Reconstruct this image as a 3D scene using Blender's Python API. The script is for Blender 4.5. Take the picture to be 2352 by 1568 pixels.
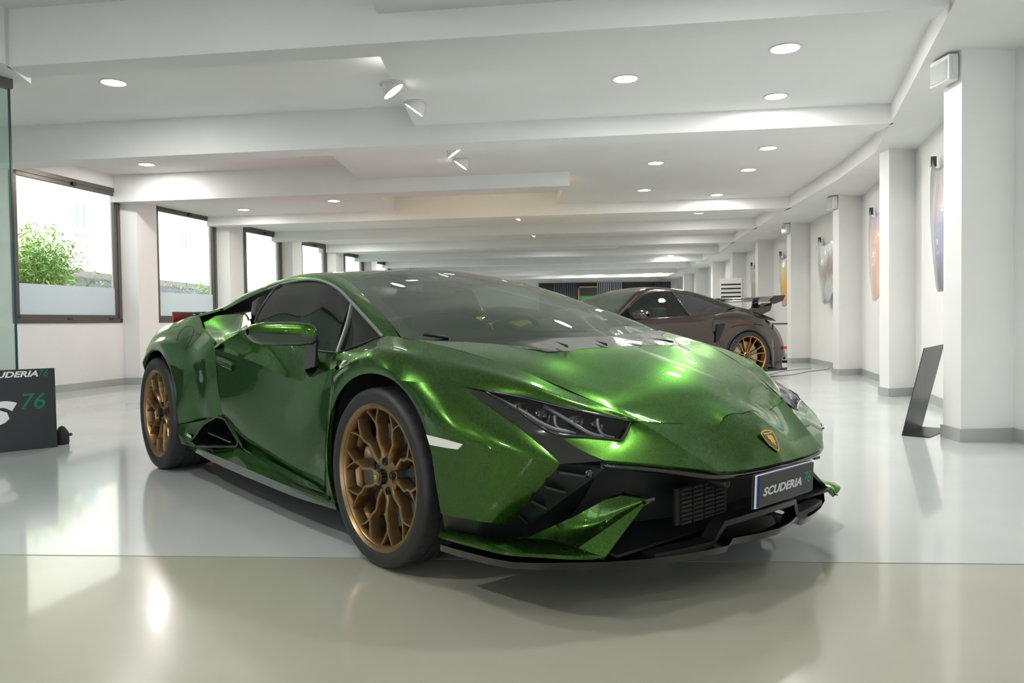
import bpy, bmesh, math, random
from mathutils import Vector, Matrix
from math import sin, cos, pi, radians, sqrt, atan2
random.seed(7)
SC = bpy.context.scene
COL = SC.collection
for _o in list(SC.objects): bpy.data.objects.remove(_o)

# ------------------------------------------------------------------ camera
F_PX, CAM_H, PITCH, ROLL = 1772.36, 0.8894, 0.026601, -0.012599
_fw = Vector((0, cos(PITCH), -sin(PITCH))); _up = Vector((0, sin(PITCH), cos(PITCH))); _r = Vector((1, 0, 0))
_r2 = cos(ROLL)*_r + sin(ROLL)*_up; _u2 = -sin(ROLL)*_r + cos(ROLL)*_up
cam_d = bpy.data.cameras.new('camera'); cam = bpy.data.objects.new('camera', cam_d); COL.objects.link(cam)
cam_d.sensor_width = 36.0; cam_d.lens = F_PX/2352*36.0; cam_d.clip_start = .05; cam_d.clip_end = 300
cam.matrix_world = Matrix(((_r2.x, _u2.x, -_fw.x, 0), (_r2.y, _u2.y, -_fw.y, 0), (_r2.z, _u2.z, -_fw.z, CAM_H), (0, 0, 0, 1)))
SC.camera = cam
SC.view_settings.view_transform = 'Standard'; SC.view_settings.look = 'None'
SC.view_settings.gamma = 1.0; SC.view_settings.use_curve_mapping = False
SC.view_settings.exposure = 0.0
SC.cycles.max_bounces = 8; SC.cycles.diffuse_bounces = 4; SC.cycles.glossy_bounces = 5
SC.cycles.transparent_max_bounces = 16; SC.cycles.transmission_bounces = 6
SC.cycles.sample_clamp_indirect = 6.0; SC.cycles.blur_glossy = .5
SC.cycles.caustics_reflective = False; SC.cycles.caustics_refractive = False

# ------------------------------------------------------------------ world (bright hazy daylight outside)
W = bpy.data.worlds.new('world'); SC.world = W; W.use_nodes = True
nt = W.node_tree; bg = nt.nodes['Background']
bg.inputs['Color'].default_value = (0.86, 0.93, 1.0, 1); bg.inputs['Strength'].default_value = 3.6
sun_d = bpy.data.lights.new('sun', 'SUN'); sun = bpy.data.objects.new('sun', sun_d); COL.objects.link(sun)
sun_d.energy = 4.5; sun_d.angle = radians(3); sun_d.color = (1, .95, .86)
sun.rotation_euler = Vector((-0.55, 0.25, -0.8)).to_track_quat('-Z', 'Y').to_euler()

# ------------------------------------------------------------------ helpers
def rb(p): return Vector(p)
def mesh_obj(name, verts, faces, mat=None, parent=None, smooth=True, angle=None, mats=None, fmat=None):
    me = bpy.data.meshes.new(name); me.from_pydata([tuple(v) for v in verts], [], faces); me.update()
    if smooth:
        for p in me.polygons: p.use_smooth = True
    o = bpy.data.objects.new(name, me); COL.objects.link(o)
    if mats:
        for m in mats: me.materials.append(m)
        if fmat:
            for p, k in zip(me.polygons, fmat): p.material_index = k
    elif mat: me.materials.append(mat)
    if angle is not None and smooth: me.set_sharp_from_angle(angle=radians(angle))
    if parent is not None: o.parent = parent
    return o
def empty(name, loc=(0,0,0), rz=0, label=None, cat=None, group=None):
    o = bpy.data.objects.new(name, None); COL.objects.link(o); o.location = loc; o.rotation_euler = (0, 0, rz)
    o.empty_display_size = .1
    return tag(o, label, cat, group)
def tag(o, label=None, cat=None, group=None, kind=None):
    if label: o['label'] = label
    if cat: o['category'] = cat
    if group: o['group'] = group
    if kind: o['kind'] = kind
    return o
def struct(o): o['kind'] = 'structure'; return o
class MB:
    def __init__(s): s.v = []; s.f = []
    def add(s, v, f):
        n = len(s.v); s.v += [tuple(q) for q in v]; s.f += [tuple(i+n for i in g) for g in f]; return s
    def box(s, x0, x1, y0, y1, z0, z1):
        return s.add([(x0,y0,z0),(x1,y0,z0),(x1,y1,z0),(x0,y1,z0),(x0,y0,z1),(x1,y0,z1),(x1,y1,z1),(x0,y1,z1)],
              [(0,3,2,1),(4,5,6,7),(0,1,5,4),(1,2,6,5),(2,3,7,6),(3,0,4,7)])
    def prism(s, pts, z0, z1):
        n = len(pts)
        if sum(pts[i][0]*pts[(i+1)%n][1]-pts[(i+1)%n][0]*pts[i][1] for i in range(n)) < 0: pts = pts[::-1]
        s.add([(p[0],p[1],z0) for p in pts]+[(p[0],p[1],z1) for p in pts],
              [tuple(range(n))[::-1], tuple(range(n,2*n))]+[(i,(i+1)%n,(i+1)%n+n,i+n) for i in range(n)]); return s
    def obox(s, c, ax, ay, az):   # centre and three half-axis vectors
        c=Vector(c); ax=Vector(ax); ay=Vector(ay); az=Vector(az)
        v=[c+i*ax+j*ay+k*az for k in (-1,1) for (i,j) in ((-1,-1),(1,-1),(1,1),(-1,1))]
        return s.add(v,[(0,3,2,1),(4,5,6,7),(0,1,5,4),(1,2,6,5),(2,3,7,6),(3,0,4,7)])
    def tube(s, pts, r, n=10, closed=False, cap=True):
        pts=[Vector(p) for p in pts]; m=len(pts); rr=r if isinstance(r,(list,tuple)) else [r]*m
        base=len(s.v); prev=None
        for i,p in enumerate(pts):
            a=pts[(i-1)%m] if (i>0 or closed) else p; b=pts[(i+1)%m] if (i<m-1 or closed) else p
            t=(b-a).normalized()
            if prev is None:
                u=t.orthogonal().normalized()
            else:
                u=(prev-t*prev.dot(t)); u=u.normalized() if u.length>1e-6 else t.orthogonal().normalized()
            prev=u; w=t.cross(u)
            for k in range(n):
                a_=2*pi*k/n; s.v.append(tuple(p+rr[i]*(cos(a_)*u+sin(a_)*w)))
        seg=m if closed else m-1
        for i in range(seg):
            for k in range(n):
                a=base+i*n+k; b=base+i*n+(k+1)%n; c_=base+((i+1)%m)*n+(k+1)%n; d=base+((i+1)%m)*n+k
                s.f.append((a,b,c_,d))
        if cap and not closed:
            s.f.append(tuple(base+k for k in range(n))[::-1]); s.f.append(tuple(base+(m-1)*n+k for k in range(n)))
        return s
    def lathe(s, prof, n=48, axis='z', c=(0,0,0), closed=False):   # prof: list of (radius, height)
        base=len(s.v); m=len(prof)
        for i,(r,h) in enumerate(prof):
            for k in range(n):
                a=2*pi*k/n
                if axis=='z': p=(c[0]+r*cos(a), c[1]+r*sin(a), c[2]+h)
                elif axis=='y': p=(c[0]+r*cos(a), c[1]+h, c[2]+r*sin(a))
                else: p=(c[0]+h, c[1]+r*cos(a), c[2]+r*sin(a))
                s.v.append(p)
        for i in range(m if closed else m-1):
            for k in range(n):
                j=(i+1)%m
                s.f.append((base+i*n+k, base+i*n+(k+1)%n, base+j*n+(k+1)%n, base+j*n+k))
        return s
    def build(s, name, mat, parent=None, smooth=False, angle=None):
        return mesh_obj(name, s.v, s.f, mat, parent, smooth, angle)
def bevel(o, w=.004, seg=2, ang=35):
    m=o.modifiers.new('bevel','BEVEL'); m.width=w; m.segments=seg; m.limit_method='ANGLE'; m.angle_limit=radians(ang); m.harden_normals=False
    return o

# spline through key points: n samples per key interval; keys in `sharp` break the tangent
def spline(P, n, sharp=()):
    P=[Vector(p) for p in P]; m=len(P); out=[]
    def tan(i, side):
        if i==0: return None
        if i==m-1: return None
        if i in sharp: return None
        d0=(P[i]-P[i-1]).length+1e-6; d1=(P[i+1]-P[i]).length+1e-6
        v0=(P[i]-P[i-1])/d0; v1=(P[i+1]-P[i])/d1
        return (v0*d1+v1*d0)/(d0+d1)
    for i in range(m-1):
        a,b=P[i],P[i+1]; L=(b-a).length
        t0=tan(i,1); t1=tan(i+1,0); ch=(b-a)
        if t0 is None and t1 is None: m0=m1=ch
        else:
            m0 = t0*L if t0 is not None else None; m1 = t1*L if t1 is not None else None
            if m0 is None: m0 = 1.5*ch-.5*m1
            if m1 is None: m1 = 1.5*ch-.5*m0
        for k in range(n):
            t=k/n; t2=t*t; t3=t2*t
            out.append((2*t3-3*t2+1)*a+(t3-2*t2+t)*m0+(-2*t3+3*t2)*b+(t3-t2)*m1)
    out.append(P[-1].copy()); return out
def grid(rows, nu=4, nv=4, su=(), sv=()):
    R=[spline(r, nu, su) for r in rows]
    cols=[spline([R[i][j] for i in range(len(R))], nv, sv) for j in range(len(R[0]))]
    return [[cols[j][i] for j in range(len(cols))] for i in range(len(cols[0]))]
def gnormals(G):
    R=len(G); C=len(G[0]); N=[]
    for i in range(R):
        row=[]
        for j in range(C):
            a=G[min(i+1,R-1)][j]-G[max(i-1,0)][j]; b=G[i][min(j+1,C-1)]-G[i][max(j-1,0)]
            n=a.cross(b)
            row.append(n)
        N.append(row)
    for i in range(R):
        for j in range(C):
            if N[i][j].length<1e-9:
                for di,dj in ((1,0),(-1,0),(0,1),(0,-1),(1,1),(-1,-1),(1,-1),(-1,1)):
                    a,b=i+di,j+dj
                    if 0<=a<R and 0<=b<C and N[a][b].length>1e-9: N[i][j]=N[a][b].copy(); break
            if N[i][j].length>0: N[i][j]=N[i][j].normalized()
    return N
def panel(name, G, mat, parent=None, gap=0.0, depth=.012, out=None, edges='udlr', smooth=True, thick=True, angle=50):
    """surface grid -> panel with shut-line gap and a rolled-in edge; `out` is a point inside the body"""
    G=[[p.copy() for p in r] for r in G]; R=len(G); C=len(G[0]); N=gnormals(G)
    c=sum((G[i][j] for i in range(R) for j in range(C)), Vector())/(R*C)
    s=sum((N[i][j].dot(c-Vector(out)) for i in range(R) for j in range(C))) if out is not None else 1
    sg=1 if s>=0 else -1
    if gap>0:
        def mv(i,j,i2,j2):
            d=G[i2][j2]-G[i][j]
            if d.length>1e-6: G[i][j]+=d.normalized()*min(gap,d.length*.45)
        for j in range(C):
            if 'u' in edges: mv(0,j,1,j)
            if 'd' in edges: mv(R-1,j,R-2,j)
        for i in range(R):
            if 'l' in edges: mv(i,0,i,1)
            if 'r' in edges: mv(i,C-1,i,C-2)
    v=[G[i][j] for i in range(R) for j in range(C)]
    f=[]
    for i in range(R-1):
        for j in range(C-1):
            q=(i*C+j, i*C+j+1, (i+1)*C+j+1, (i+1)*C+j)
            f.append(q if sg<0 else q[::-1])
    if thick:
        loop=[(0,j) for j in range(C)]+[(i,C-1) for i in range(1,R)]+[(R-1,j) for j in range(C-2,-1,-1)]+[(i,0) for i in range(R-2,0,-1)]
        n0=len(v); 
        for (i,j) in loop: v.append(G[i][j]-N[i][j]*sg*depth)
        m=len(loop)
        for k in range(m):
            a=loop[k][0]*C+loop[k][1]; b=loop[(k+1)%m][0]*C+loop[(k+1)%m][1]
            q=(a, n0+k, n0+(k+1)%m, b)
            f.append(q if sg<0 else q[::-1])
    # orientation fix: make faces face outwards
    o=mesh_obj(name, v, f, mat, parent, smooth, angle)
    bm=bmesh.new(); bm.from_mesh(o.data); bmesh.ops.remove_doubles(bm, verts=bm.verts, dist=1e-5)
    bmesh.ops.recalc_face_normals(bm, faces=bm.faces)
    if out is not None and bm.faces:
        t=sum(fc.normal.dot(fc.calc_center_median()-Vector(out))*fc.calc_area() for fc in bm.faces)
        if t<0: bmesh.ops.reverse_faces(bm, faces=bm.faces)
    bm.to_mesh(o.data); bm.free()
    for p in o.data.polygons: p.use_smooth=smooth
    if angle is not None: o.data.set_sharp_from_angle(angle=radians(angle))
    return o
def mir(G): return [[Vector((p.x,-p.y,p.z)) for p in r] for r in G]

# ------------------------------------------------------------------ materials
def mat(name, col=(.8,.8,.8), rough=.5, metal=0.0, coat=0.0, crough=.03, emit=None, es=0, spec=.5, bump=None, ior=1.5, aniso=0):
    m=bpy.data.materials.new(name); m.use_nodes=True; b=m.node_tree.nodes['Principled BSDF']
    b.inputs['Base Color'].default_value=(*col,1); b.inputs['Roughness'].default_value=rough; b.inputs['Metallic'].default_value=metal
    b.inputs['Coat Weight'].default_value=coat; b.inputs['Coat Roughness'].default_value=crough; b.inputs['Specular IOR Level'].default_value=spec
    b.inputs['IOR'].default_value=ior
    if emit: b.inputs['Emission Color'].default_value=(*emit,1); b.inputs['Emission Strength'].default_value=es
    if bump:
        n=m.node_tree; t=n.nodes.new('ShaderNodeTexNoise'); t.inputs['Scale'].default_value=bump[0]; t.inputs['Detail'].default_value=4
        tc=n.nodes.new('ShaderNodeTexCoord'); n.links.new(tc.outputs['Object'], t.inputs['Vector'])
        bp=n.nodes.new('ShaderNodeBump'); bp.inputs['Strength'].default_value=bump[1]; bp.inputs['Distance'].default_value=.01
        n.links.new(t.outputs['Fac'], bp.inputs['Height']); n.links.new(bp.outputs['Normal'], b.inputs['Normal'])
    return m
def noise_mix(m, c1, c2, scale=3, detail=4, lo=.35, hi=.65, rough=None):
    n=m.node_tree; b=n.nodes['Principled BSDF']
    t=n.nodes.new('ShaderNodeTexNoise'); t.inputs['Scale'].default_value=scale; t.inputs['Detail'].default_value=detail
    tc=n.nodes.new('ShaderNodeTexCoord'); n.links.new(tc.outputs['Object'], t.inputs['Vector'])
    r=n.nodes.new('ShaderNodeValToRGB'); r.color_ramp.elements[0].position=lo; r.color_ramp.elements[1].position=hi
    r.color_ramp.elements[0].color=(*c1,1); r.color_ramp.elements[1].color=(*c2,1)
    n.links.new(t.outputs['Fac'], r.inputs['Fac']); n.links.new(r.outputs['Color'], b.inputs['Base Color'])
    if rough:
        mr=n.nodes.new('ShaderNodeMapRange'); mr.inputs['To Min'].default_value=rough[0]; mr.inputs['To Max'].default_value=rough[1]
        n.links.new(t.outputs['Fac'], mr.inputs['Value']); n.links.new(mr.outputs['Result'], b.inputs['Roughness'])
    return m
def glass(name, tint=(.8,.9,.85), rough=0.0, ior=1.5, body=None, bodyw=0.0):
    """thin pane: transparent + fresnel mirror (+ a diffuse body for tint, frost or a painted ceiling sheen)"""
    m=bpy.data.materials.new(name); m.use_nodes=True; n=m.node_tree; n.nodes.clear()
    o=n.nodes.new('ShaderNodeOutputMaterial'); t=n.nodes.new('ShaderNodeBsdfTransparent'); t.inputs[0].default_value=(*tint,1)
    g=n.nodes.new('ShaderNodeBsdfGlossy'); g.inputs['Roughness'].default_value=rough
    fr=n.nodes.new('ShaderNodeFresnel'); ge=n.nodes.new('ShaderNodeNewGeometry'); mi=n.nodes.new('ShaderNodeMix'); mi.inputs[2].default_value=ior; mi.inputs[3].default_value=1/ior
    n.links.new(ge.outputs['Backfacing'],mi.inputs[0]); n.links.new(mi.outputs[0],fr.inputs['IOR'])   # same mirror strength from either side of the pane
    mx=n.nodes.new('ShaderNodeMixShader'); src=t
    if body:
        d=n.nodes.new('ShaderNodeBsdfDiffuse'); d.inputs[0].default_value=(*body,1)
        tr=n.nodes.new('ShaderNodeBsdfTranslucent'); tr.inputs[0].default_value=(*body,1)
        a=n.nodes.new('ShaderNodeMixShader'); a.inputs[0].default_value=.5; n.links.new(d.outputs[0],a.inputs[1]); n.links.new(tr.outputs[0],a.inputs[2])
        x=n.nodes.new('ShaderNodeMixShader'); x.inputs[0].default_value=bodyw; n.links.new(t.outputs[0],x.inputs[1]); n.links.new(a.outputs[0],x.inputs[2]); src=x
    n.links.new(fr.outputs[0],mx.inputs[0]); n.links.new(src.outputs[0],mx.inputs[1]); n.links.new(g.outputs[0],mx.inputs[2])
    n.links.new(mx.outputs[0],o.inputs[0]); return m
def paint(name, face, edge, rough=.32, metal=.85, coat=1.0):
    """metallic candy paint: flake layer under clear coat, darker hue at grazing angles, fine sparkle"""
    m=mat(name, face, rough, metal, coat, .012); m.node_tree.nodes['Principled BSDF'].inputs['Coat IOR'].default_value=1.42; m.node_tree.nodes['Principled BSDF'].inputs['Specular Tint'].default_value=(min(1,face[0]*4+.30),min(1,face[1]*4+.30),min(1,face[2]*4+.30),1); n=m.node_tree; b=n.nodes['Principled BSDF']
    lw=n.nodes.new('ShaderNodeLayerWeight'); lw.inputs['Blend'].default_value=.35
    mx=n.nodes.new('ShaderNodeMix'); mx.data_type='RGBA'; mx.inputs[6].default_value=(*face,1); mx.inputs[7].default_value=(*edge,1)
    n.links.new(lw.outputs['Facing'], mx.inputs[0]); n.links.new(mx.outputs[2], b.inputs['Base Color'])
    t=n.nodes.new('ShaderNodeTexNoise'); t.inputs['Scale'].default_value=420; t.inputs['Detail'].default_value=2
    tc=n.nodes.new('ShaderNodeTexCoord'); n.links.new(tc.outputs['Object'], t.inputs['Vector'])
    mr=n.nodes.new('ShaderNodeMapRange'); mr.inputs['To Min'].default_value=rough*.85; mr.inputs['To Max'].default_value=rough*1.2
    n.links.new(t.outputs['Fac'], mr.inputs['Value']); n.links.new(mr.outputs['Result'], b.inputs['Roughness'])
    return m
M={}
M['plaster']=noise_mix(mat('white_plaster',(.86,.86,.84),.6,bump=(35,.03)),(.84,.84,.82),(.88,.88,.86),1.2)
M['ceiling']=noise_mix(mat('ceiling_paint',(.86,.86,.85),.65,bump=(30,.02)),(.85,.85,.84),(.88,.88,.87),1.0)
M['floor']=noise_mix(mat('epoxy_floor_grey',(.52,.56,.56),.16,0,.5,.05,bump=(6,.006)),(.585,.635,.63),(.645,.69,.68),.9,6,rough=(.10,.24))
M['floor2']=noise_mix(mat('epoxy_floor_olive',(.44,.44,.36),.16,0,.5,.05,bump=(6,.01)),(.46,.46,.375),(.51,.51,.42),1.1,6,rough=(.10,.26))
M['base']=noise_mix(mat('baseboard_grey',(.42,.44,.43),.35),(.40,.42,.41),(.45,.47,.46),2)
M['alu']=mat('window_frame_bronze',(.13,.12,.105),.38,.5)
M['black']=mat('gloss_black',(.006,.006,.007),.12,0,1.0,.02)
M['satin']=mat('satin_black_plastic',(.012,.012,.013),.38,bump=(300,.05))
M['matte']=mat('dark_void',(.004,.004,.005),.7)
M['rubber']=mat('tyre_rubber',(.018,.018,.019),.55,bump=(120,.06))
M['bronze']=mat('bronze_wheel',(.29,.185,.085),.34,.9,.25,.1)
M['gold']=mat('gold_wheel',(.42,.25,.07),.25,.95,.3)
M['steel']=mat('brushed_steel',(.35,.35,.36),.35,.9)
M['chrome']=mat('chrome',(.75,.75,.76),.12,1)
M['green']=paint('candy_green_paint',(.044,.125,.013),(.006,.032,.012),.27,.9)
M['greyp']=paint('brown_grey_paint',(.062,.049,.041),(.02,.017,.015),.19,.8)
M['white']=mat('white_plastic',(.8,.8,.8),.35)
M['trim']=mat('satin_grey_trim',(.26,.26,.27),.35,.6)
M['lens']=glass('headlight_lens',(.92,.94,.95),0,1.45)
M['wglass']=glass('windshield_glass',(.50,.62,.54),0,1.55,(.26,.33,.27),.36)  # pale body colour puts the ceiling's reflection into the glass, besides its tint
M['sglass']=glass('side_glass',(.50,.60,.55),0,1.6,(.05,.07,.065),.12)
M['pane']=glass('window_pane',(.96,.99,.98),0,1.35)
M['frost']=glass('frosted_film',(.55,.6,.62),.3,1.3,(.85,.9,.93),.8)
M['partg']=glass('partition_glass',(.84,.93,.90),0,1.5,(.5,.62,.57),.12)
M['lamp']=mat('lamp_disc',(1,1,1),.5,emit=(1,.98,.94),es=14)
M['lamprim']=mat('lamp_ring',(.85,.85,.85),.4)
def text_mesh(name, s, size, mat_, parent, M4, shear=.25, extr=.0006, bold=.0, sx=1.0, space=1.0, align='LEFT'):
    cu=bpy.data.curves.new(name,'FONT'); cu.body=s; cu.size=size; cu.shear=shear; cu.extrude=extr; cu.offset=bold; cu.space_character=space
    cu.align_x=align; cu.resolution_u=3
    t=bpy.data.objects.new(name,cu); COL.objects.link(t)
    dg=bpy.context.evaluated_depsgraph_get(); me=bpy.data.meshes.new_from_object(t.evaluated_get(dg)); COL.objects.unlink(t); bpy.data.objects.remove(t)
    me.transform(Matrix.Diagonal((sx,1,1,1))); me.transform(M4); me.materials.clear(); me.materials.append(mat_); me.name=name
    o=bpy.data.objects.new(name,me); COL.objects.link(o); o.parent=parent; return o

# control points of the brown-grey coupe
U = {'wt':[(-0.476,0.8,0.945),(-0.629,0.73,1.03),(-0.779,0.67,1.123),(-0.957,0.615,1.214),(-1.125,0.58,1.26),(-1.431,0.565,1.264),(-1.685,0.57,1.232),(-1.941,0.6,1.16),(-2.141,0.645,1.078),(-2.264,0.69,1.004)],'wb':[(-0.441,0.86,0.89),(-0.606,0.86,0.892),(-0.802,0.86,0.894),(-1.004,0.855,0.897),(-1.242,0.845,0.909),(-1.554,0.82,0.929),(-1.771,0.79,0.942),(-2.031,0.75,0.96),(-2.202,0.71,0.982),(-2.264,0.69,1.001)],'rt':[(-0.427,0.74,0.946),(-0.565,0.66,1.05),(-0.707,0.6,1.143),(-0.887,0.54,1.264),(-1.117,0.5,1.323),(-1.489,0.48,1.313),(-1.757,0.49,1.281),(-2.031,0.52,1.209),(-2.301,0.56,1.122),(-2.494,0.6,1.048)],'roof':[[(-0.427,0.74,0.946),(-0.295,0.4884,0.99188),(-0.207,0.2442,1.01408),(-0.207,0,1.02)],[(-0.565,0.66,1.05),(-0.43299999999999994,0.43560000000000004,1.081),(-0.345,0.21780000000000002,1.096),(-0.345,0,1.1)],[(-0.707,0.6,1.143),(-0.575,0.396,1.17214),(-0.487,0.198,1.18624),(-0.487,0,1.19)],[(-0.887,0.54,1.264),(-0.887,0.35640000000000005,1.2714400000000001),(-0.887,0.17820000000000003,1.2777999999999998),(-0.887,0,1.28)],[(-1.117,0.5,1.323),(-1.117,0.33,1.33044),(-1.117,0.165,1.3367999999999998),(-1.117,0,1.339)],[(-1.489,0.48,1.313),(-1.489,0.3168,1.32044),(-1.489,0.1584,1.3267999999999998),(-1.489,0,1.329)],[(-1.757,0.49,1.281),(-1.757,0.3234,1.29588),(-1.757,0.1617,1.30308),(-1.757,0,1.305)],[(-2.031,0.52,1.209),(-2.031,0.3432,1.24372),(-2.031,0.1716,1.2605199999999999),(-2.031,0,1.265)],[(-2.301,0.56,1.122),(-2.301,0.36960000000000004,1.16416),(-2.301,0.18480000000000002,1.18456),(-2.301,0,1.19)],[(-2.494,0.6,1.048),(-2.494,0.396,1.09264),(-2.494,0.198,1.1142400000000001),(-2.494,0,1.12)]],'b0':[(-0.3,0.87,0.86),(-0.603,0.865,0.889),(-1.001,0.86,0.893),(-1.547,0.83,0.924),(-2.019,0.765,0.953),(-2.245,0.715,0.988),(-2.415,0.7,0.994),(-2.738,0.66,0.939)],'b1':[(-0.3,0.9,0.8),(-0.7,0.9,0.8),(-0.989,0.9,0.811),(-1.501,0.895,0.841),(-1.872,0.9,0.874),(-2.145,0.885,0.922),(-2.447,0.86,0.926),(-2.818,0.8,0.878)],'b2':[(-0.32,0.905,0.66),(-0.75,0.9,0.64),(-1.15,0.895,0.64),(-1.62,0.9,0.66),(-1.845,0.915,0.724),(-2.074,0.935,0.771),(-2.354,0.935,0.792),(-2.717,0.9,0.781)],'b3':[(-0.34,0.9,0.4),(-0.75,0.89,0.4),(-1.15,0.89,0.4),(-1.62,0.9,0.42),(-1.98,0.925,0.5)],'b4':[(-0.4,0.88,0.13),(-0.8,0.87,0.13),(-1.15,0.87,0.13),(-1.6,0.875,0.13),(-2.02,0.9,0.14)],'arch':[(-2.02,0.925,0.2),(-2.069,0.94,0.467),(-2.104,0.945,0.555),(-2.217,0.95,0.667),(-2.373,0.95,0.724),(-2.531,0.95,0.71),(-2.678,0.945,0.626),(-2.778,0.94,0.488),(-2.832,0.93,0.33),(-2.843,0.92,0.199)],'fo':[(-1.98,0.925,0.2),(-1.97,0.925,0.45),(-1.932,0.92,0.622),(-2.047,0.93,0.721),(-2.256,0.94,0.794),(-2.516,0.93,0.803),(-2.717,0.9,0.761),(-2.912,0.86,0.601),(-2.944,0.86,0.39),(-2.952,0.85,0.179)],'tail':[(-2.818,0.8,0.878),(-3.016,0.74,0.796),(-3.116,0.74,0.702),(-3.2,0.72,0.593),(-3.225,0.73,0.485),(-3.227,0.75,0.365),(-3.146,0.78,0.249),(-3.25,0.7,0.134)],'tail_in':[(-2.516,0.93,0.803),(-2.717,0.9,0.761),(-2.794,0.885,0.708),(-2.912,0.86,0.601),(-2.937,0.86,0.495),(-2.944,0.86,0.39),(-2.951,0.855,0.258),(-2.952,0.85,0.179)],'intake':[(-1.914,0.905,0.808),(-2.052,0.9,0.824),(-2.001,0.92,0.721),(-1.928,0.925,0.609),(-1.882,0.915,0.559),(-1.882,0.91,0.673)],'mirror':[(-0.567,0.95,0.936),(-0.64,0.99,1.007),(-0.76,1.02,1.032),(-0.865,1.03,0.999),(-0.896,1.02,0.932),(-0.855,1.0,0.885),(-0.734,0.97,0.898),(-0.608,0.95,0.912)],'wing_end':[(-3.086,0.7,1.203),(-3.271,0.7,1.212),(-3.237,0.7,1.14),(-3.102,0.7,1.096),(-3.019,0.7,1.087),(-3.032,0.7,1.163)]}

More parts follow.
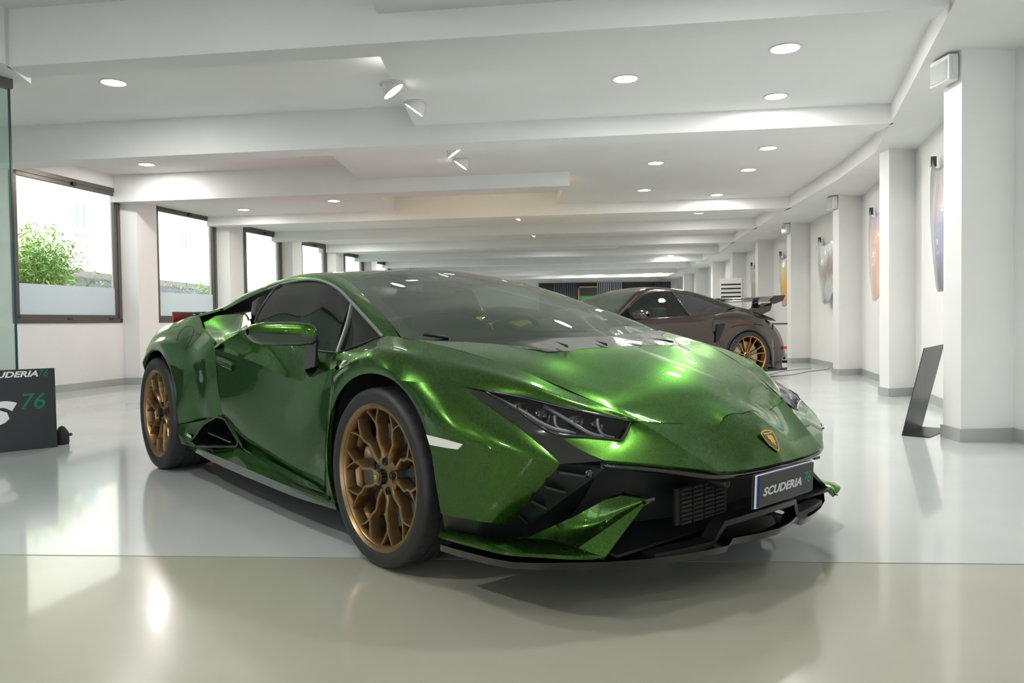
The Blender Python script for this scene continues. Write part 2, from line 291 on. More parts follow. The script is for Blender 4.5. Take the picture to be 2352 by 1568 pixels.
# control points of the green car (metres, x forward, y left, z up, origin under the front axle)
T = {
'fender': [[(-0.3327,-0.935,0.6517),(-0.2093,-0.95,0.7076),(-0.0579,-0.957,0.738),(0.0596,-0.96,0.736),(0.1469,-0.955,0.7108),(0.1801,-0.95,0.6904),(0.3208,-0.905,0.6846),(0.3922,-0.85,0.6748),(0.4633,-0.8,0.6612),(0.5553,-0.725,0.6403),(0.6503,-0.64,0.6092),(0.7242,-0.555,0.5838),(0.7877,-0.46,0.5579)],[(-0.36,-0.9218,0.6819),(-0.2317,-0.9367,0.7271),(-0.0873,-0.9454,0.7577),(0.0162,-0.944,0.7632),(0.0945,-0.9335,0.7473),(0.1472,-0.9203,0.7301),(0.2641,-0.8807,0.7182),(0.3569,-0.834,0.7049),(0.4425,-0.7868,0.6868),(0.5473,-0.7172,0.6601),(0.6499,-0.6322,0.6205),(0.7242,-0.5473,0.5896),(0.7941,-0.4616,0.5581)],[(-0.3824,-0.9,0.7067),(-0.2501,-0.915,0.7431),(-0.1114,-0.925,0.7739),(-0.0193,-0.92,0.7855),(0.0517,-0.905,0.7771),(0.1203,-0.885,0.7625),(0.2177,-0.85,0.7456),(0.3281,-0.81,0.7296),(0.4255,-0.765,0.7077),(0.5407,-0.7,0.6763),(0.6495,-0.615,0.6298),(0.7242,-0.53,0.5944),(0.7993,-0.452,0.5582)],[(-0.3986,-0.888,0.7356),(-0.3024,-0.884,0.7638),(-0.1996,-0.879,0.7891),(-0.1189,-0.87,0.8055),(-0.0581,-0.855,0.8069),(0.0106,-0.834,0.7975),(0.1357,-0.8014,0.7795),(0.2482,-0.7685,0.76),(0.3687,-0.7227,0.7319),(0.499,-0.6625,0.6939),(0.6282,-0.5896,0.6393),(0.7189,-0.5176,0.6005),(0.8051,-0.452,0.5583)],[(-0.4147,-0.868,0.7645),(-0.3546,-0.845,0.7845),(-0.2879,-0.825,0.8043),(-0.2184,-0.812,0.8255),(-0.1678,-0.797,0.8367),(-0.099,-0.775,0.8325),(0.0537,-0.7448,0.8134),(0.1684,-0.719,0.7904),(0.3118,-0.6724,0.7561),(0.4573,-0.6171,0.7115),(0.607,-0.5561,0.6488),(0.7136,-0.4972,0.6066),(0.8109,-0.444,0.5584)]],
'flare': [[(-0.3525,-0.927,0.1617),(-0.4069,-0.928,0.3208),(-0.3996,-0.929,0.4102),(-0.3655,-0.933,0.5157),(-0.3327,-0.935,0.6517),(-0.2093,-0.95,0.7076),(-0.0579,-0.957,0.738),(0.0596,-0.96,0.736),(0.1469,-0.955,0.7108),(0.1801,-0.95,0.6904)],[(-0.3544,-0.929,0.1612),(-0.4125,-0.9295,0.3198),(-0.4067,-0.93,0.4092),(-0.3712,-0.9345,0.5133),(-0.3212,-0.938,0.624),(-0.2136,-0.948,0.6832),(-0.083,-0.954,0.7166),(0.0374,-0.958,0.7208),(0.1198,-0.9555,0.7038),(0.162,-0.953,0.6872)],[(-0.3564,-0.925,0.1607),(-0.4181,-0.925,0.3189),(-0.4137,-0.925,0.4082),(-0.377,-0.93,0.5109),(-0.3097,-0.935,0.5963),(-0.2179,-0.94,0.6588),(-0.1082,-0.945,0.6952),(0.0153,-0.95,0.7057),(0.0928,-0.95,0.6968),(0.1438,-0.95,0.684)]],
'flaref': [[(0.1801,-0.95,0.6904),(0.2621,-0.955,0.6509),(0.3156,-0.957,0.6054),(0.3481,-0.955,0.5177),(0.3674,-0.953,0.4639),(0.3857,-0.951,0.3821),(0.403,-0.943,0.2672)],[(0.162,-0.953,0.6872),(0.2461,-0.9555,0.6423),(0.2985,-0.9565,0.5951),(0.3394,-0.9555,0.5172),(0.3621,-0.9545,0.4631),(0.3799,-0.9525,0.381),(0.3973,-0.9445,0.2687)],[(0.1438,-0.95,0.684),(0.2301,-0.95,0.6337),(0.2814,-0.95,0.5847),(0.3307,-0.95,0.5168),(0.3568,-0.95,0.4623),(0.374,-0.948,0.38),(0.3916,-0.94,0.2703)]],
'bumper_upper': [[(0.1801,-0.95,0.6904),(0.2649,-0.937,0.6887),(0.3387,-0.9,0.6838),(0.3893,-0.855,0.6755),(0.4655,-0.835,0.6353),(0.5419,-0.818,0.5974),(0.6193,-0.803,0.5586),(0.7036,-0.787,0.5088),(0.7809,-0.772,0.4573)],[(0.2621,-0.955,0.6509),(0.3095,-0.9567,0.6439),(0.3898,-0.9313,0.6397),(0.4406,-0.893,0.632),(0.5111,-0.8705,0.6001),(0.5781,-0.8477,0.5699),(0.6454,-0.8235,0.5385),(0.717,-0.7965,0.4985),(0.7809,-0.772,0.4573)],[(0.3006,-0.957,0.6216),(0.3524,-0.9669,0.599),(0.4372,-0.9505,0.5955),(0.4882,-0.919,0.5886),(0.5531,-0.8952,0.5649),(0.6115,-0.8685,0.5423),(0.6697,-0.838,0.5183),(0.7295,-0.803,0.4882),(0.7809,-0.772,0.4573)],[(0.3249,-0.957,0.5759),(0.3931,-0.9659,0.5541),(0.4805,-0.9557,0.5514),(0.5317,-0.931,0.5451),(0.5908,-0.9073,0.5298),(0.6419,-0.8788,0.5148),(0.6919,-0.8455,0.4982),(0.7409,-0.806,0.4779),(0.7809,-0.772,0.4573)],[(0.3504,-0.955,0.5093),(0.4314,-0.952,0.5093),(0.5189,-0.945,0.5072),(0.5704,-0.927,0.5016),(0.6238,-0.905,0.4946),(0.6685,-0.877,0.4873),(0.7117,-0.845,0.4781),(0.7512,-0.805,0.4676),(0.7809,-0.772,0.4573)]],
'bumper_side': [[(0.3504,-0.955,0.5093),(0.4314,-0.952,0.5093),(0.5189,-0.945,0.5072),(0.5704,-0.929,0.5016),(0.6238,-0.909,0.4946),(0.6685,-0.879,0.4873),(0.7117,-0.845,0.4781),(0.7512,-0.805,0.4676),(0.7809,-0.772,0.4573)],[(0.3674,-0.953,0.4639),(0.4375,-0.949,0.4486),(0.5159,-0.9425,0.4478),(0.5641,-0.9285,0.4436),(0.6099,-0.9107,0.4378),(0.6478,-0.8835,0.4317),(0.683,-0.8538,0.424),(0.7146,-0.8193,0.415),(0.7387,-0.7902,0.4065)],[(0.3857,-0.951,0.3821),(0.4436,-0.946,0.388),(0.5129,-0.94,0.3884),(0.5578,-0.928,0.3856),(0.5959,-0.9125,0.381),(0.627,-0.888,0.3761),(0.6543,-0.8625,0.37),(0.6781,-0.8335,0.3624),(0.6965,-0.8085,0.3558)],[(0.3954,-0.948,0.3093),(0.4505,-0.9426,0.32),(0.5095,-0.9372,0.3219),(0.5507,-0.9274,0.3206),(0.5803,-0.9145,0.3175),(0.6038,-0.893,0.3139),(0.6222,-0.8723,0.3094),(0.6371,-0.8495,0.3036),(0.6492,-0.8289,0.2989)],[(0.403,-0.943,0.2644),(0.4559,-0.94,0.2666),(0.5068,-0.935,0.2696),(0.5452,-0.927,0.2696),(0.568,-0.916,0.2675),(0.5856,-0.897,0.265),(0.597,-0.88,0.2618),(0.6049,-0.862,0.2573),(0.6121,-0.845,0.2542)]],
'band': [[(0.403,-0.943,0.2644),(0.4559,-0.94,0.2666),(0.5068,-0.935,0.2696),(0.5452,-0.925,0.2696),(0.568,-0.912,0.2675),(0.5856,-0.895,0.265),(0.597,-0.88,0.2618),(0.6049,-0.862,0.2573),(0.6121,-0.845,0.2542)],[(0.3746,-0.915,0.2081),(0.4284,-0.912,0.2125),(0.4768,-0.908,0.2157),(0.5163,-0.9,0.2166),(0.5328,-0.885,0.2129),(0.5411,-0.867,0.2077),(0.5529,-0.85,0.2033),(0.5637,-0.832,0.2007),(0.5901,-0.8,0.1985)]],
'duct': [[(0.7809,-0.772,0.4573),(0.7252,-0.7961,0.3903),(0.6695,-0.8202,0.3233),(0.6121,-0.845,0.2542)],[(0.8572,-0.665,0.4383),(0.7846,-0.71,0.3701),(0.6852,-0.755,0.2861),(0.5901,-0.8,0.1985)]],
'nose_side': [[(0.7213,-0.735,0.5386),(0.7657,-0.64,0.5223),(0.8161,-0.54,0.5071),(0.7907,-0.457,0.5536),(0.8109,-0.444,0.5584)],[(0.7213,-0.735,0.5386),(0.7778,-0.67,0.5086),(0.8348,-0.6,0.4857),(0.8695,-0.4785,0.4975),(0.922,-0.3845,0.4834)],[(0.7213,-0.735,0.5386),(0.7859,-0.7,0.4948),(0.8476,-0.66,0.4642),(0.9443,-0.5,0.4414),(1.0332,-0.325,0.4083)]],
'nose_mid': [[(0.8109,-0.444,0.5584),(0.8485,-0.285,0.5388),(0.9117,-0.14,0.5306),(0.9038,-0.105,0.5484),(0.9066,-0.0,0.5514)],[(0.8887,-0.4023,0.5059),(0.9202,-0.264,0.4922),(0.9684,-0.133,0.4887),(0.9659,-0.0927,0.5011),(0.9732,-0.0,0.5052)],[(0.9665,-0.3607,0.4533),(0.9889,-0.243,0.4436),(1.0171,-0.126,0.4408),(1.0191,-0.0805,0.4467),(1.0279,-0.0,0.4511)],[(1.0332,-0.325,0.4083),(1.042,-0.225,0.4),(1.048,-0.12,0.3966),(1.0499,-0.07,0.396),(1.057,0,0.3995)]],
'hood': [[(-0.0196,-0.7599,0.8245),(0.1365,-0.53,0.8052),(0.373,-0.336,0.7734),(0.375,-0.25,0.7785),(0.375,-0.14,0.781),(0.375,-0.105,0.782),(0.374,0,0.783)],[(0.3118,-0.6724,0.7561),(0.4082,-0.5237,0.7377),(0.5046,-0.375,0.7132),(0.5035,-0.27,0.726),(0.5019,-0.14,0.7375),(0.5014,-0.105,0.7396),(0.5,0,0.7431)],[(0.4881,-0.6048,0.6987),(0.5524,-0.5064,0.6839),(0.6168,-0.408,0.6632),(0.6177,-0.27,0.6807),(0.6188,-0.14,0.6922),(0.6191,-0.105,0.6944),(0.62,0,0.6978)],[(0.6464,-0.5344,0.6344),(0.6799,-0.4822,0.6281),(0.7133,-0.43,0.6158),(0.7219,-0.27,0.6302),(0.7303,-0.14,0.6382),(0.7327,-0.105,0.6397),(0.74,0,0.6421)],[(0.7365,-0.4846,0.5929),(0.7491,-0.4558,0.5894),(0.7617,-0.427,0.5799),(0.7833,-0.27,0.5877),(0.805,-0.14,0.5921),(0.8111,-0.105,0.593),(0.83,0,0.5943)],[(0.8109,-0.444,0.5584),(0.8203,-0.4042,0.5535),(0.8297,-0.3645,0.5486),(0.8485,-0.285,0.5388),(0.9117,-0.14,0.5306),(0.9038,-0.105,0.5484),(0.9066,-0.0,0.5514)]],
'cowl': [[(-0.0748,-0.7767,0.831),(-0.0519,-0.62,0.8249),(-0.0026,-0.44,0.8219),(0.0671,-0.29,0.8216),(0.17,-0.14,0.818),(0.19,0,0.819)],[(-0.0196,-0.7599,0.8245),(0.1365,-0.53,0.8052),(0.373,-0.336,0.7734),(0.375,-0.25,0.7785),(0.375,-0.14,0.781),(0.374,0,0.783)]],
'windshield': [[(-0.0914,-0.772,0.8316),(-0.0519,-0.62,0.8249),(-0.0026,-0.44,0.8219),(0.0671,-0.29,0.8216),(0.17,-0.14,0.818),(0.19,0,0.819)],[(-0.2071,-0.742,0.8812),(-0.1507,-0.5936,0.8946),(-0.1044,-0.4304,0.9056),(-0.0762,-0.282,0.9123),(-0.0605,-0.1336,0.916),(-0.0564,-0.0,0.917)],[(-0.4159,-0.688,0.9535),(-0.382,-0.5504,0.9754),(-0.3541,-0.399,0.9933),(-0.3371,-0.2614,1.0043),(-0.3277,-0.1238,1.0104),(-0.3252,-0.0,1.012)],[(-0.603,-0.64,1.0138),(-0.5913,-0.512,1.0395),(-0.5816,-0.3712,1.0606),(-0.5757,-0.2432,1.0735),(-0.5725,-0.1152,1.0806),(-0.5716,-0.0,1.0825)],[(-0.742,-0.605,1.0572),(-0.7453,-0.484,1.0825),(-0.748,-0.3509,1.1033),(-0.7496,-0.2299,1.116),(-0.7506,-0.1089,1.123),(-0.7508,-0.0,1.1248)],[(-0.879,-0.572,1.0968),(-0.8981,-0.4576,1.1216),(-0.9138,-0.3318,1.1419),(-0.9233,-0.2174,1.1543),(-0.9286,-0.103,1.1612),(-0.93,-0.0,1.163)]],
'rail': [[(-0.1855,-0.8,0.8358),(-0.2658,-0.785,0.8681),(-0.4024,-0.757,0.9195),(-0.5734,-0.72,0.9822),(-0.751,-0.685,1.0447),(-0.9209,-0.66,1.0846),(-1.1201,-0.64,1.1068),(-1.3238,-0.63,1.108),(-1.4995,-0.625,1.0987),(-1.6639,-0.62,1.0818),(-1.8199,-0.62,1.063),(-2.0661,-0.63,1.0197),(-2.3014,-0.65,0.9699),(-2.5731,-0.7,0.9361)],[(-0.1422,-0.7935,0.8341),(-0.2364,-0.7735,0.8746),(-0.4092,-0.7365,0.9365),(-0.5882,-0.696,1.002),(-0.815,-0.6445,1.0767),(-0.9737,-0.6265,1.1143),(-1.1402,-0.612,1.1304),(-1.3302,-0.6095,1.1324),(-1.5378,-0.607,1.1212),(-1.7152,-0.607,1.1038),(-1.8668,-0.605,1.0852),(-2.0882,-0.615,1.0482),(-2.3316,-0.633,0.9916),(-2.6186,-0.69,0.944)],[(-0.099,-0.775,0.8325),(-0.2071,-0.742,0.8812),(-0.4159,-0.688,0.9535),(-0.603,-0.64,1.0138),(-0.879,-0.572,1.0968),(-1.0264,-0.565,1.132),(-1.1604,-0.56,1.1461),(-1.3367,-0.565,1.1489),(-1.5761,-0.565,1.1357),(-1.7665,-0.57,1.1179),(-1.9136,-0.57,1.0993),(-2.1103,-0.58,1.0707),(-2.3618,-0.6,1.0093),(-2.6641,-0.68,0.9519)]],
'roof': [[(-0.879,-0.572,1.0968),(-0.8981,-0.4576,1.1216),(-0.9138,-0.3318,1.1419),(-0.9233,-0.2174,1.1543),(-0.9286,-0.103,1.1612),(-0.93,-0.0,1.163)],[(-1.0264,-0.565,1.132),(-1.0264,-0.452,1.1455),(-1.0264,-0.3277,1.1565),(-1.0264,-0.2147,1.1633),(-1.0264,-0.1017,1.167),(-1.0264,-0.0,1.168)],[(-1.1604,-0.56,1.1461),(-1.1604,-0.448,1.1547),(-1.1604,-0.3248,1.1617),(-1.1604,-0.2128,1.166),(-1.1604,-0.1008,1.1684),(-1.1604,-0.0,1.169)],[(-1.3367,-0.565,1.1489),(-1.3367,-0.452,1.1545),(-1.3367,-0.3277,1.1592),(-1.3367,-0.2147,1.162),(-1.3367,-0.1017,1.1636),(-1.3367,-0.0,1.164)],[(-1.5761,-0.565,1.1357),(-1.5761,-0.452,1.1422),(-1.5761,-0.3277,1.1475),(-1.5761,-0.2147,1.1507),(-1.5761,-0.1017,1.1525),(-1.5761,-0.0,1.153)],[(-1.7665,-0.57,1.1179),(-1.7665,-0.456,1.125),(-1.7665,-0.3306,1.1309),(-1.7665,-0.2166,1.1345),(-1.7665,-0.1026,1.1365),(-1.7665,-0.0,1.137)],[(-1.9136,-0.57,1.0993),(-1.9136,-0.456,1.1078),(-1.9136,-0.3306,1.1148),(-1.9136,-0.2166,1.119),(-1.9136,-0.1026,1.1214),(-1.9136,-0.0,1.122)],[(-2.1103,-0.58,1.0707),(-2.1103,-0.464,1.0779),(-2.1103,-0.3364,1.0839),(-2.1103,-0.2204,1.0875),(-2.1103,-0.1044,1.0895),(-2.1103,-0.0,1.09)],[(-2.3618,-0.6,1.0093),(-2.3618,-0.48,1.0208),(-2.3618,-0.348,1.0302),(-2.3618,-0.228,1.036),(-2.3618,-0.108,1.0392),(-2.3618,-0.0,1.04)]],
'glass': [[(-0.4407,-0.862,0.7673),(-0.5951,-0.85,0.7689),(-0.7813,-0.84,0.7839),(-1.0519,-0.82,0.8179),(-1.2983,-0.8,0.8653),(-1.4639,-0.785,0.8968)],[(-0.5089,-0.802,0.8735),(-0.675,-0.7785,0.9046),(-0.8532,-0.761,0.9321),(-1.0892,-0.7405,0.9593),(-1.3112,-0.727,0.9839),(-1.4844,-0.722,0.9938)],[(-0.5771,-0.718,0.9797),(-0.755,-0.683,1.0403),(-0.925,-0.658,1.0803),(-1.1265,-0.637,1.1007),(-1.324,-0.63,1.1024),(-1.5048,-0.635,1.0908)]],
'quarter': [[(-0.4407,-0.862,0.7673),(-0.4667,-0.825,0.8217),(-0.4969,-0.785,0.8813),(-0.5661,-0.72,0.9737)],[(-0.318,-0.834,0.8024),(-0.373,-0.808,0.8467),(-0.4549,-0.774,0.9009),(-0.5661,-0.724,0.9737)],[(-0.1953,-0.798,0.8374),(-0.2792,-0.783,0.8716),(-0.413,-0.755,0.9206),(-0.5661,-0.72,0.9737)]],
'belt_q': [(-0.437,-0.864,0.7656),(-0.3707,-0.848,0.7843),(-0.2843,-0.827,0.8079),(-0.225,-0.812,0.8255),(-0.1871,-0.799,0.8375)],
'win_rear': [(-1.4639,-0.785,0.8968),(-1.5074,-0.74,0.9561),(-1.5264,-0.695,1.0142),(-1.5271,-0.655,1.0635),(-1.4773,-0.635,1.0943)],
'door_up': [[(-1.6635,-0.92,0.7756),(-1.5188,-0.87,0.8373),(-1.4359,-0.792,0.8922),(-1.041,-0.825,0.814),(-0.7711,-0.845,0.7804),(-0.5834,-0.856,0.7656),(-0.4184,-0.868,0.7644)],[(-1.657,-0.9125,0.769),(-1.4276,-0.8875,0.7834),(-1.2527,-0.847,0.795),(-0.9526,-0.8615,0.7378),(-0.7076,-0.87,0.7128),(-0.5396,-0.874,0.7234),(-0.3963,-0.88,0.736)],[(-1.6504,-0.925,0.7623),(-1.3365,-0.925,0.7295),(-1.0695,-0.922,0.6977),(-0.8643,-0.918,0.6617),(-0.644,-0.915,0.6452),(-0.4959,-0.912,0.6813),(-0.3742,-0.912,0.7077)]],
'door_lo': [[(-1.6504,-0.925,0.7623),(-1.3365,-0.925,0.7295),(-1.0695,-0.922,0.6977),(-0.8643,-0.918,0.6617),(-0.644,-0.915,0.6452),(-0.4959,-0.912,0.6813),(-0.3742,-0.912,0.7077)],[(-1.6615,-0.918,0.6952),(-1.391,-0.912,0.6598),(-1.1396,-0.905,0.6237),(-0.9221,-0.9,0.5884),(-0.7021,-0.895,0.5631),(-0.5534,-0.895,0.5824),(-0.4289,-0.905,0.6003)],[(-1.6745,-0.905,0.5555),(-1.4142,-0.895,0.5213),(-1.1844,-0.885,0.4873),(-0.9734,-0.88,0.4585),(-0.7521,-0.878,0.4329),(-0.5957,-0.885,0.4338),(-0.4752,-0.9,0.4437)],[(-1.7006,-0.88,0.4239),(-1.4352,-0.868,0.3552),(-1.207,-0.862,0.3065),(-0.994,-0.862,0.2752),(-0.7683,-0.872,0.2558),(-0.6054,-0.888,0.2518),(-0.4847,-0.905,0.2531)],[(-1.7328,-0.855,0.3837),(-1.5241,-0.835,0.2587),(-1.2586,-0.842,0.2247),(-1.0128,-0.855,0.2103),(-0.775,-0.87,0.2),(-0.6138,-0.885,0.1977),(-0.4967,-0.9,0.1996)]],
'fender_rear': [[(-0.3742,-0.912,0.7077),(-0.4289,-0.905,0.6003),(-0.4752,-0.9,0.4437),(-0.4847,-0.905,0.2531),(-0.4967,-0.9,0.1996),(-0.4649,-0.905,0.1747)],[(-0.3534,-0.9245,0.6797),(-0.3972,-0.92,0.558),(-0.4374,-0.9155,0.4269),(-0.4458,-0.9175,0.2869),(-0.4437,-0.9145,0.2082),(-0.4087,-0.917,0.1682)],[(-0.3327,-0.935,0.6517),(-0.3655,-0.933,0.5157),(-0.3996,-0.929,0.4102),(-0.4069,-0.928,0.3208),(-0.3907,-0.927,0.2169),(-0.3525,-0.927,0.1617)]],
'rear_lip': [[(-2.8756,-0.93,0.7248),(-2.716,-0.95,0.759),(-2.58,-0.96,0.775),(-2.443,-0.967,0.7745),(-2.3282,-0.97,0.7277),(-2.2514,-0.968,0.6584),(-2.2077,-0.964,0.5742),(-2.199,-0.955,0.4531),(-2.2182,-0.94,0.3186)],[(-2.9435,-0.925,0.598),(-2.7572,-0.945,0.7031),(-2.6098,-0.955,0.7341),(-2.4891,-0.962,0.7342),(-2.3806,-0.965,0.6952),(-2.2949,-0.965,0.6389),(-2.2356,-0.963,0.5601),(-2.2229,-0.955,0.4463),(-2.2256,-0.945,0.3184)]],
'quarter_panel': [[(-2.8756,-0.93,0.7248),(-2.716,-0.95,0.759),(-2.58,-0.96,0.775),(-2.443,-0.967,0.7745),(-2.3282,-0.97,0.7277),(-2.2514,-0.968,0.6584),(-2.2077,-0.964,0.5742),(-2.199,-0.955,0.4531),(-2.2182,-0.94,0.3186)],[(-2.884,-0.931,0.7273),(-2.7456,-0.945,0.7651),(-2.5955,-0.9485,0.7904),(-2.4163,-0.952,0.7913),(-2.249,-0.956,0.7539),(-2.1455,-0.9585,0.6933),(-2.0705,-0.957,0.6188),(-2.0835,-0.9425,0.4841),(-2.1228,-0.9185,0.3335)],[(-2.8923,-0.92,0.7298),(-2.7751,-0.928,0.7712),(-2.6109,-0.925,0.8059),(-2.3897,-0.925,0.808),(-2.1698,-0.93,0.78),(-2.0396,-0.937,0.7282),(-1.9333,-0.938,0.6634),(-1.968,-0.918,0.5152),(-2.0274,-0.885,0.3483)],[(-2.9138,-0.918,0.7332),(-2.8451,-0.912,0.7865),(-2.6963,-0.8955,0.8413),(-2.4895,-0.878,0.8616),(-2.2527,-0.868,0.8636),(-2.0035,-0.9115,0.789),(-1.7964,-0.9395,0.7162),(-1.8269,-0.9195,0.5466),(-1.8858,-0.8805,0.3717)],[(-2.9352,-0.9,0.7367),(-2.9151,-0.88,0.8019),(-2.7816,-0.85,0.8766),(-2.5894,-0.815,0.9152),(-2.3355,-0.79,0.9471),(-1.9674,-0.87,0.8497),(-1.6595,-0.925,0.769),(-1.6858,-0.905,0.578),(-1.7441,-0.86,0.395)]],
'scoop': [[(-2.3953,-0.76,0.9291),(-2.2669,-0.7,0.9431),(-2.0394,-0.66,0.95),(-1.7277,-0.7,0.9575)],[(-2.0192,-0.84,0.849),(-1.9199,-0.79,0.8483),(-1.7723,-0.76,0.8649),(-1.5642,-0.765,0.9041)],[(-1.6264,-0.915,0.7852),(-1.5706,-0.885,0.8124),(-1.5237,-0.85,0.8323),(-1.4782,-0.81,0.8611)]],
'blade': [[(-2.3843,-0.8,0.9251),(-2.0388,-0.865,0.842),(-1.8297,-0.9,0.796),(-1.6456,-0.93,0.7671)],[(-2.3282,-0.79,0.9417),(-1.9749,-0.86,0.8568),(-1.7699,-0.895,0.813),(-1.5925,-0.925,0.786)]],
'skirt_a': [[(-1.7242,-0.858,0.3918),(-1.6223,-0.842,0.3133),(-1.5241,-0.835,0.2587),(-1.2586,-0.842,0.2247),(-1.0128,-0.855,0.2103),(-0.775,-0.87,0.2),(-0.6138,-0.885,0.1977),(-0.4649,-0.905,0.1747)],[(-1.7096,-0.857,0.3862),(-1.5792,-0.849,0.2983),(-1.4941,-0.8485,0.2539),(-1.2434,-0.8565,0.2213),(-1.0156,-0.868,0.2049),(-0.7841,-0.8815,0.192),(-0.6155,-0.8945,0.1862),(-0.4428,-0.9095,0.1741)],[(-1.6951,-0.862,0.3806),(-1.5361,-0.862,0.2832),(-1.4642,-0.868,0.2491),(-1.2283,-0.877,0.218),(-1.0184,-0.887,0.1995),(-0.7931,-0.899,0.1839),(-0.6171,-0.91,0.1747),(-0.4208,-0.92,0.1736)]],
'skirt_b': [[(-1.9968,-0.925,0.2052),(-1.8826,-0.89,0.2144),(-1.7078,-0.87,0.2323),(-1.51,-0.866,0.2502),(-1.2283,-0.877,0.218),(-1.0184,-0.887,0.1995),(-0.7931,-0.899,0.1839),(-0.6171,-0.91,0.1747),(-0.4208,-0.92,0.1736)],[(-1.9893,-0.9295,0.2051),(-1.826,-0.912,0.2068),(-1.63,-0.9045,0.2146),(-1.4288,-0.9035,0.2215),(-1.1661,-0.9105,0.2022),(-0.9561,-0.9165,0.1903),(-0.747,-0.9225,0.1808),(-0.5843,-0.928,0.175),(-0.3826,-0.9295,0.1708)],[(-1.9818,-0.93,0.2051),(-1.7694,-0.93,0.1992),(-1.5523,-0.935,0.1969),(-1.3476,-0.937,0.1928),(-1.1039,-0.94,0.1865),(-0.8938,-0.942,0.181),(-0.701,-0.942,0.1776),(-0.5515,-0.942,0.1754),(-0.3444,-0.935,0.1679)]],
'skirt_lip': [[(-2.2576,-0.93,0.2166),(-1.7694,-0.93,0.1992),(-1.5523,-0.935,0.1969),(-1.3476,-0.937,0.1928),(-1.1039,-0.94,0.1865),(-0.8938,-0.942,0.181),(-0.701,-0.942,0.1776),(-0.5515,-0.942,0.1754),(-0.3444,-0.935,0.1679)],[(-2.3159,-0.9,0.1835),(-2.0516,-0.91,0.1673),(-1.7902,-0.92,0.1552),(-1.4368,-0.928,0.1465),(-1.1411,-0.932,0.1425),(-0.9119,-0.935,0.1395),(-0.7179,-0.935,0.1377),(-0.5674,-0.935,0.1404),(-0.3366,-0.93,0.1458)]],
'skirt_corner': [[(-1.9818,-0.93,0.2051),(-2.1881,-0.94,0.2025),(-2.2378,-0.945,0.2587),(-2.2185,-0.94,0.3135),(-2.0527,-0.925,0.3374),(-1.9125,-0.9,0.3624),(-1.8,-0.868,0.391),(-1.7242,-0.858,0.3918)],[(-1.9893,-0.9315,0.2051),(-2.11,-0.9365,0.2105),(-2.1452,-0.939,0.246),(-2.1139,-0.93,0.2961),(-1.9978,-0.914,0.3349),(-1.8866,-0.894,0.365),(-1.794,-0.873,0.3892),(-1.7128,-0.864,0.386)],[(-1.9968,-0.925,0.2052),(-2.0319,-0.925,0.2184),(-2.0526,-0.925,0.2334),(-2.0092,-0.912,0.2786),(-1.9429,-0.895,0.3324),(-1.8607,-0.88,0.3676),(-1.7881,-0.87,0.3874),(-1.7015,-0.862,0.3801)]],
'upper_intake': [[(-1.4995,-0.625,1.0987),(-1.6639,-0.62,1.0818),(-1.8199,-0.62,1.063),(-2.0661,-0.63,1.0197),(-2.3014,-0.65,0.9699),(-2.5731,-0.7,0.9361)],[(-1.4829,-0.6275,1.088),(-1.5723,-0.6125,1.0474),(-1.6684,-0.6,0.9993),(-1.9717,-0.575,0.9862),(-2.267,-0.605,0.9588),(-2.4951,-0.715,0.9327)],[(-1.4662,-0.65,1.0774),(-1.4807,-0.705,1.0129),(-1.517,-0.76,0.9357),(-1.8773,-0.68,0.9526),(-2.2325,-0.66,0.9477),(-2.4172,-0.75,0.9293)]],
'intake': [(-2.0526,-0.925,0.2334),(-1.9431,-0.89,0.3393),(-1.8001,-0.868,0.3886),(-1.7015,-0.862,0.3801),(-1.5558,-0.85,0.2728),(-1.5492,-0.86,0.2495),(-1.9968,-0.925,0.2052)],
'intake_in': [(-2.0629,-0.9,0.2295),(-1.9743,-0.87,0.3221),(-1.8378,-0.85,0.3717),(-1.7741,-0.845,0.3601),(-1.6442,-0.83,0.2631),(-1.5933,-0.85,0.2456),(-2.0509,-0.9,0.1936)],
'lens': [[(0.4587,-0.8,0.6609),(0.5553,-0.725,0.6403),(0.6503,-0.64,0.6092),(0.7242,-0.555,0.5838),(0.7877,-0.46,0.5579)],[(0.4609,-0.8,0.6582),(0.5727,-0.7465,0.6211),(0.6918,-0.6875,0.5739),(0.751,-0.5975,0.5531),(0.8059,-0.5,0.5325)],[(0.4631,-0.8,0.6554),(0.5821,-0.768,0.6019),(0.7213,-0.735,0.5386),(0.7657,-0.64,0.5223),(0.8161,-0.54,0.5071)]],
'strip': [[(0.3893,-0.855,0.6755),(0.4655,-0.835,0.6353),(0.5419,-0.818,0.5974),(0.6193,-0.803,0.5586),(0.7036,-0.787,0.5088),(0.7809,-0.772,0.4573)],[(0.3943,-0.848,0.6733),(0.4631,-0.8,0.6554),(0.5821,-0.768,0.6019),(0.7213,-0.735,0.5386),(0.7859,-0.7,0.4948),(0.8511,-0.66,0.4606)]],
'drl': [[(0.4655,-0.78,0.6427),(0.5771,-0.745,0.5982),(0.6869,-0.715,0.5495),(0.7042,-0.69,0.5404),(0.719,-0.67,0.5357)],[(0.5892,-0.66,0.609),(0.6746,-0.635,0.567),(0.7513,-0.595,0.5228),(0.7667,-0.565,0.5157)]],
'drl2': [[(0.6486,-0.67,0.582),(0.6724,-0.68,0.5459),(0.6945,-0.665,0.5383),(0.7123,-0.64,0.5277)],[(0.7325,-0.56,0.5694),(0.7583,-0.57,0.5279),(0.7651,-0.555,0.5172),(0.7779,-0.53,0.5103)]],
'marker': [[(0.3385,-0.957,0.5197),(0.4357,-0.955,0.5157),(0.5229,-0.948,0.508)],[(0.3552,-0.957,0.4886),(0.4303,-0.955,0.4886),(0.5016,-0.951,0.4895)]],
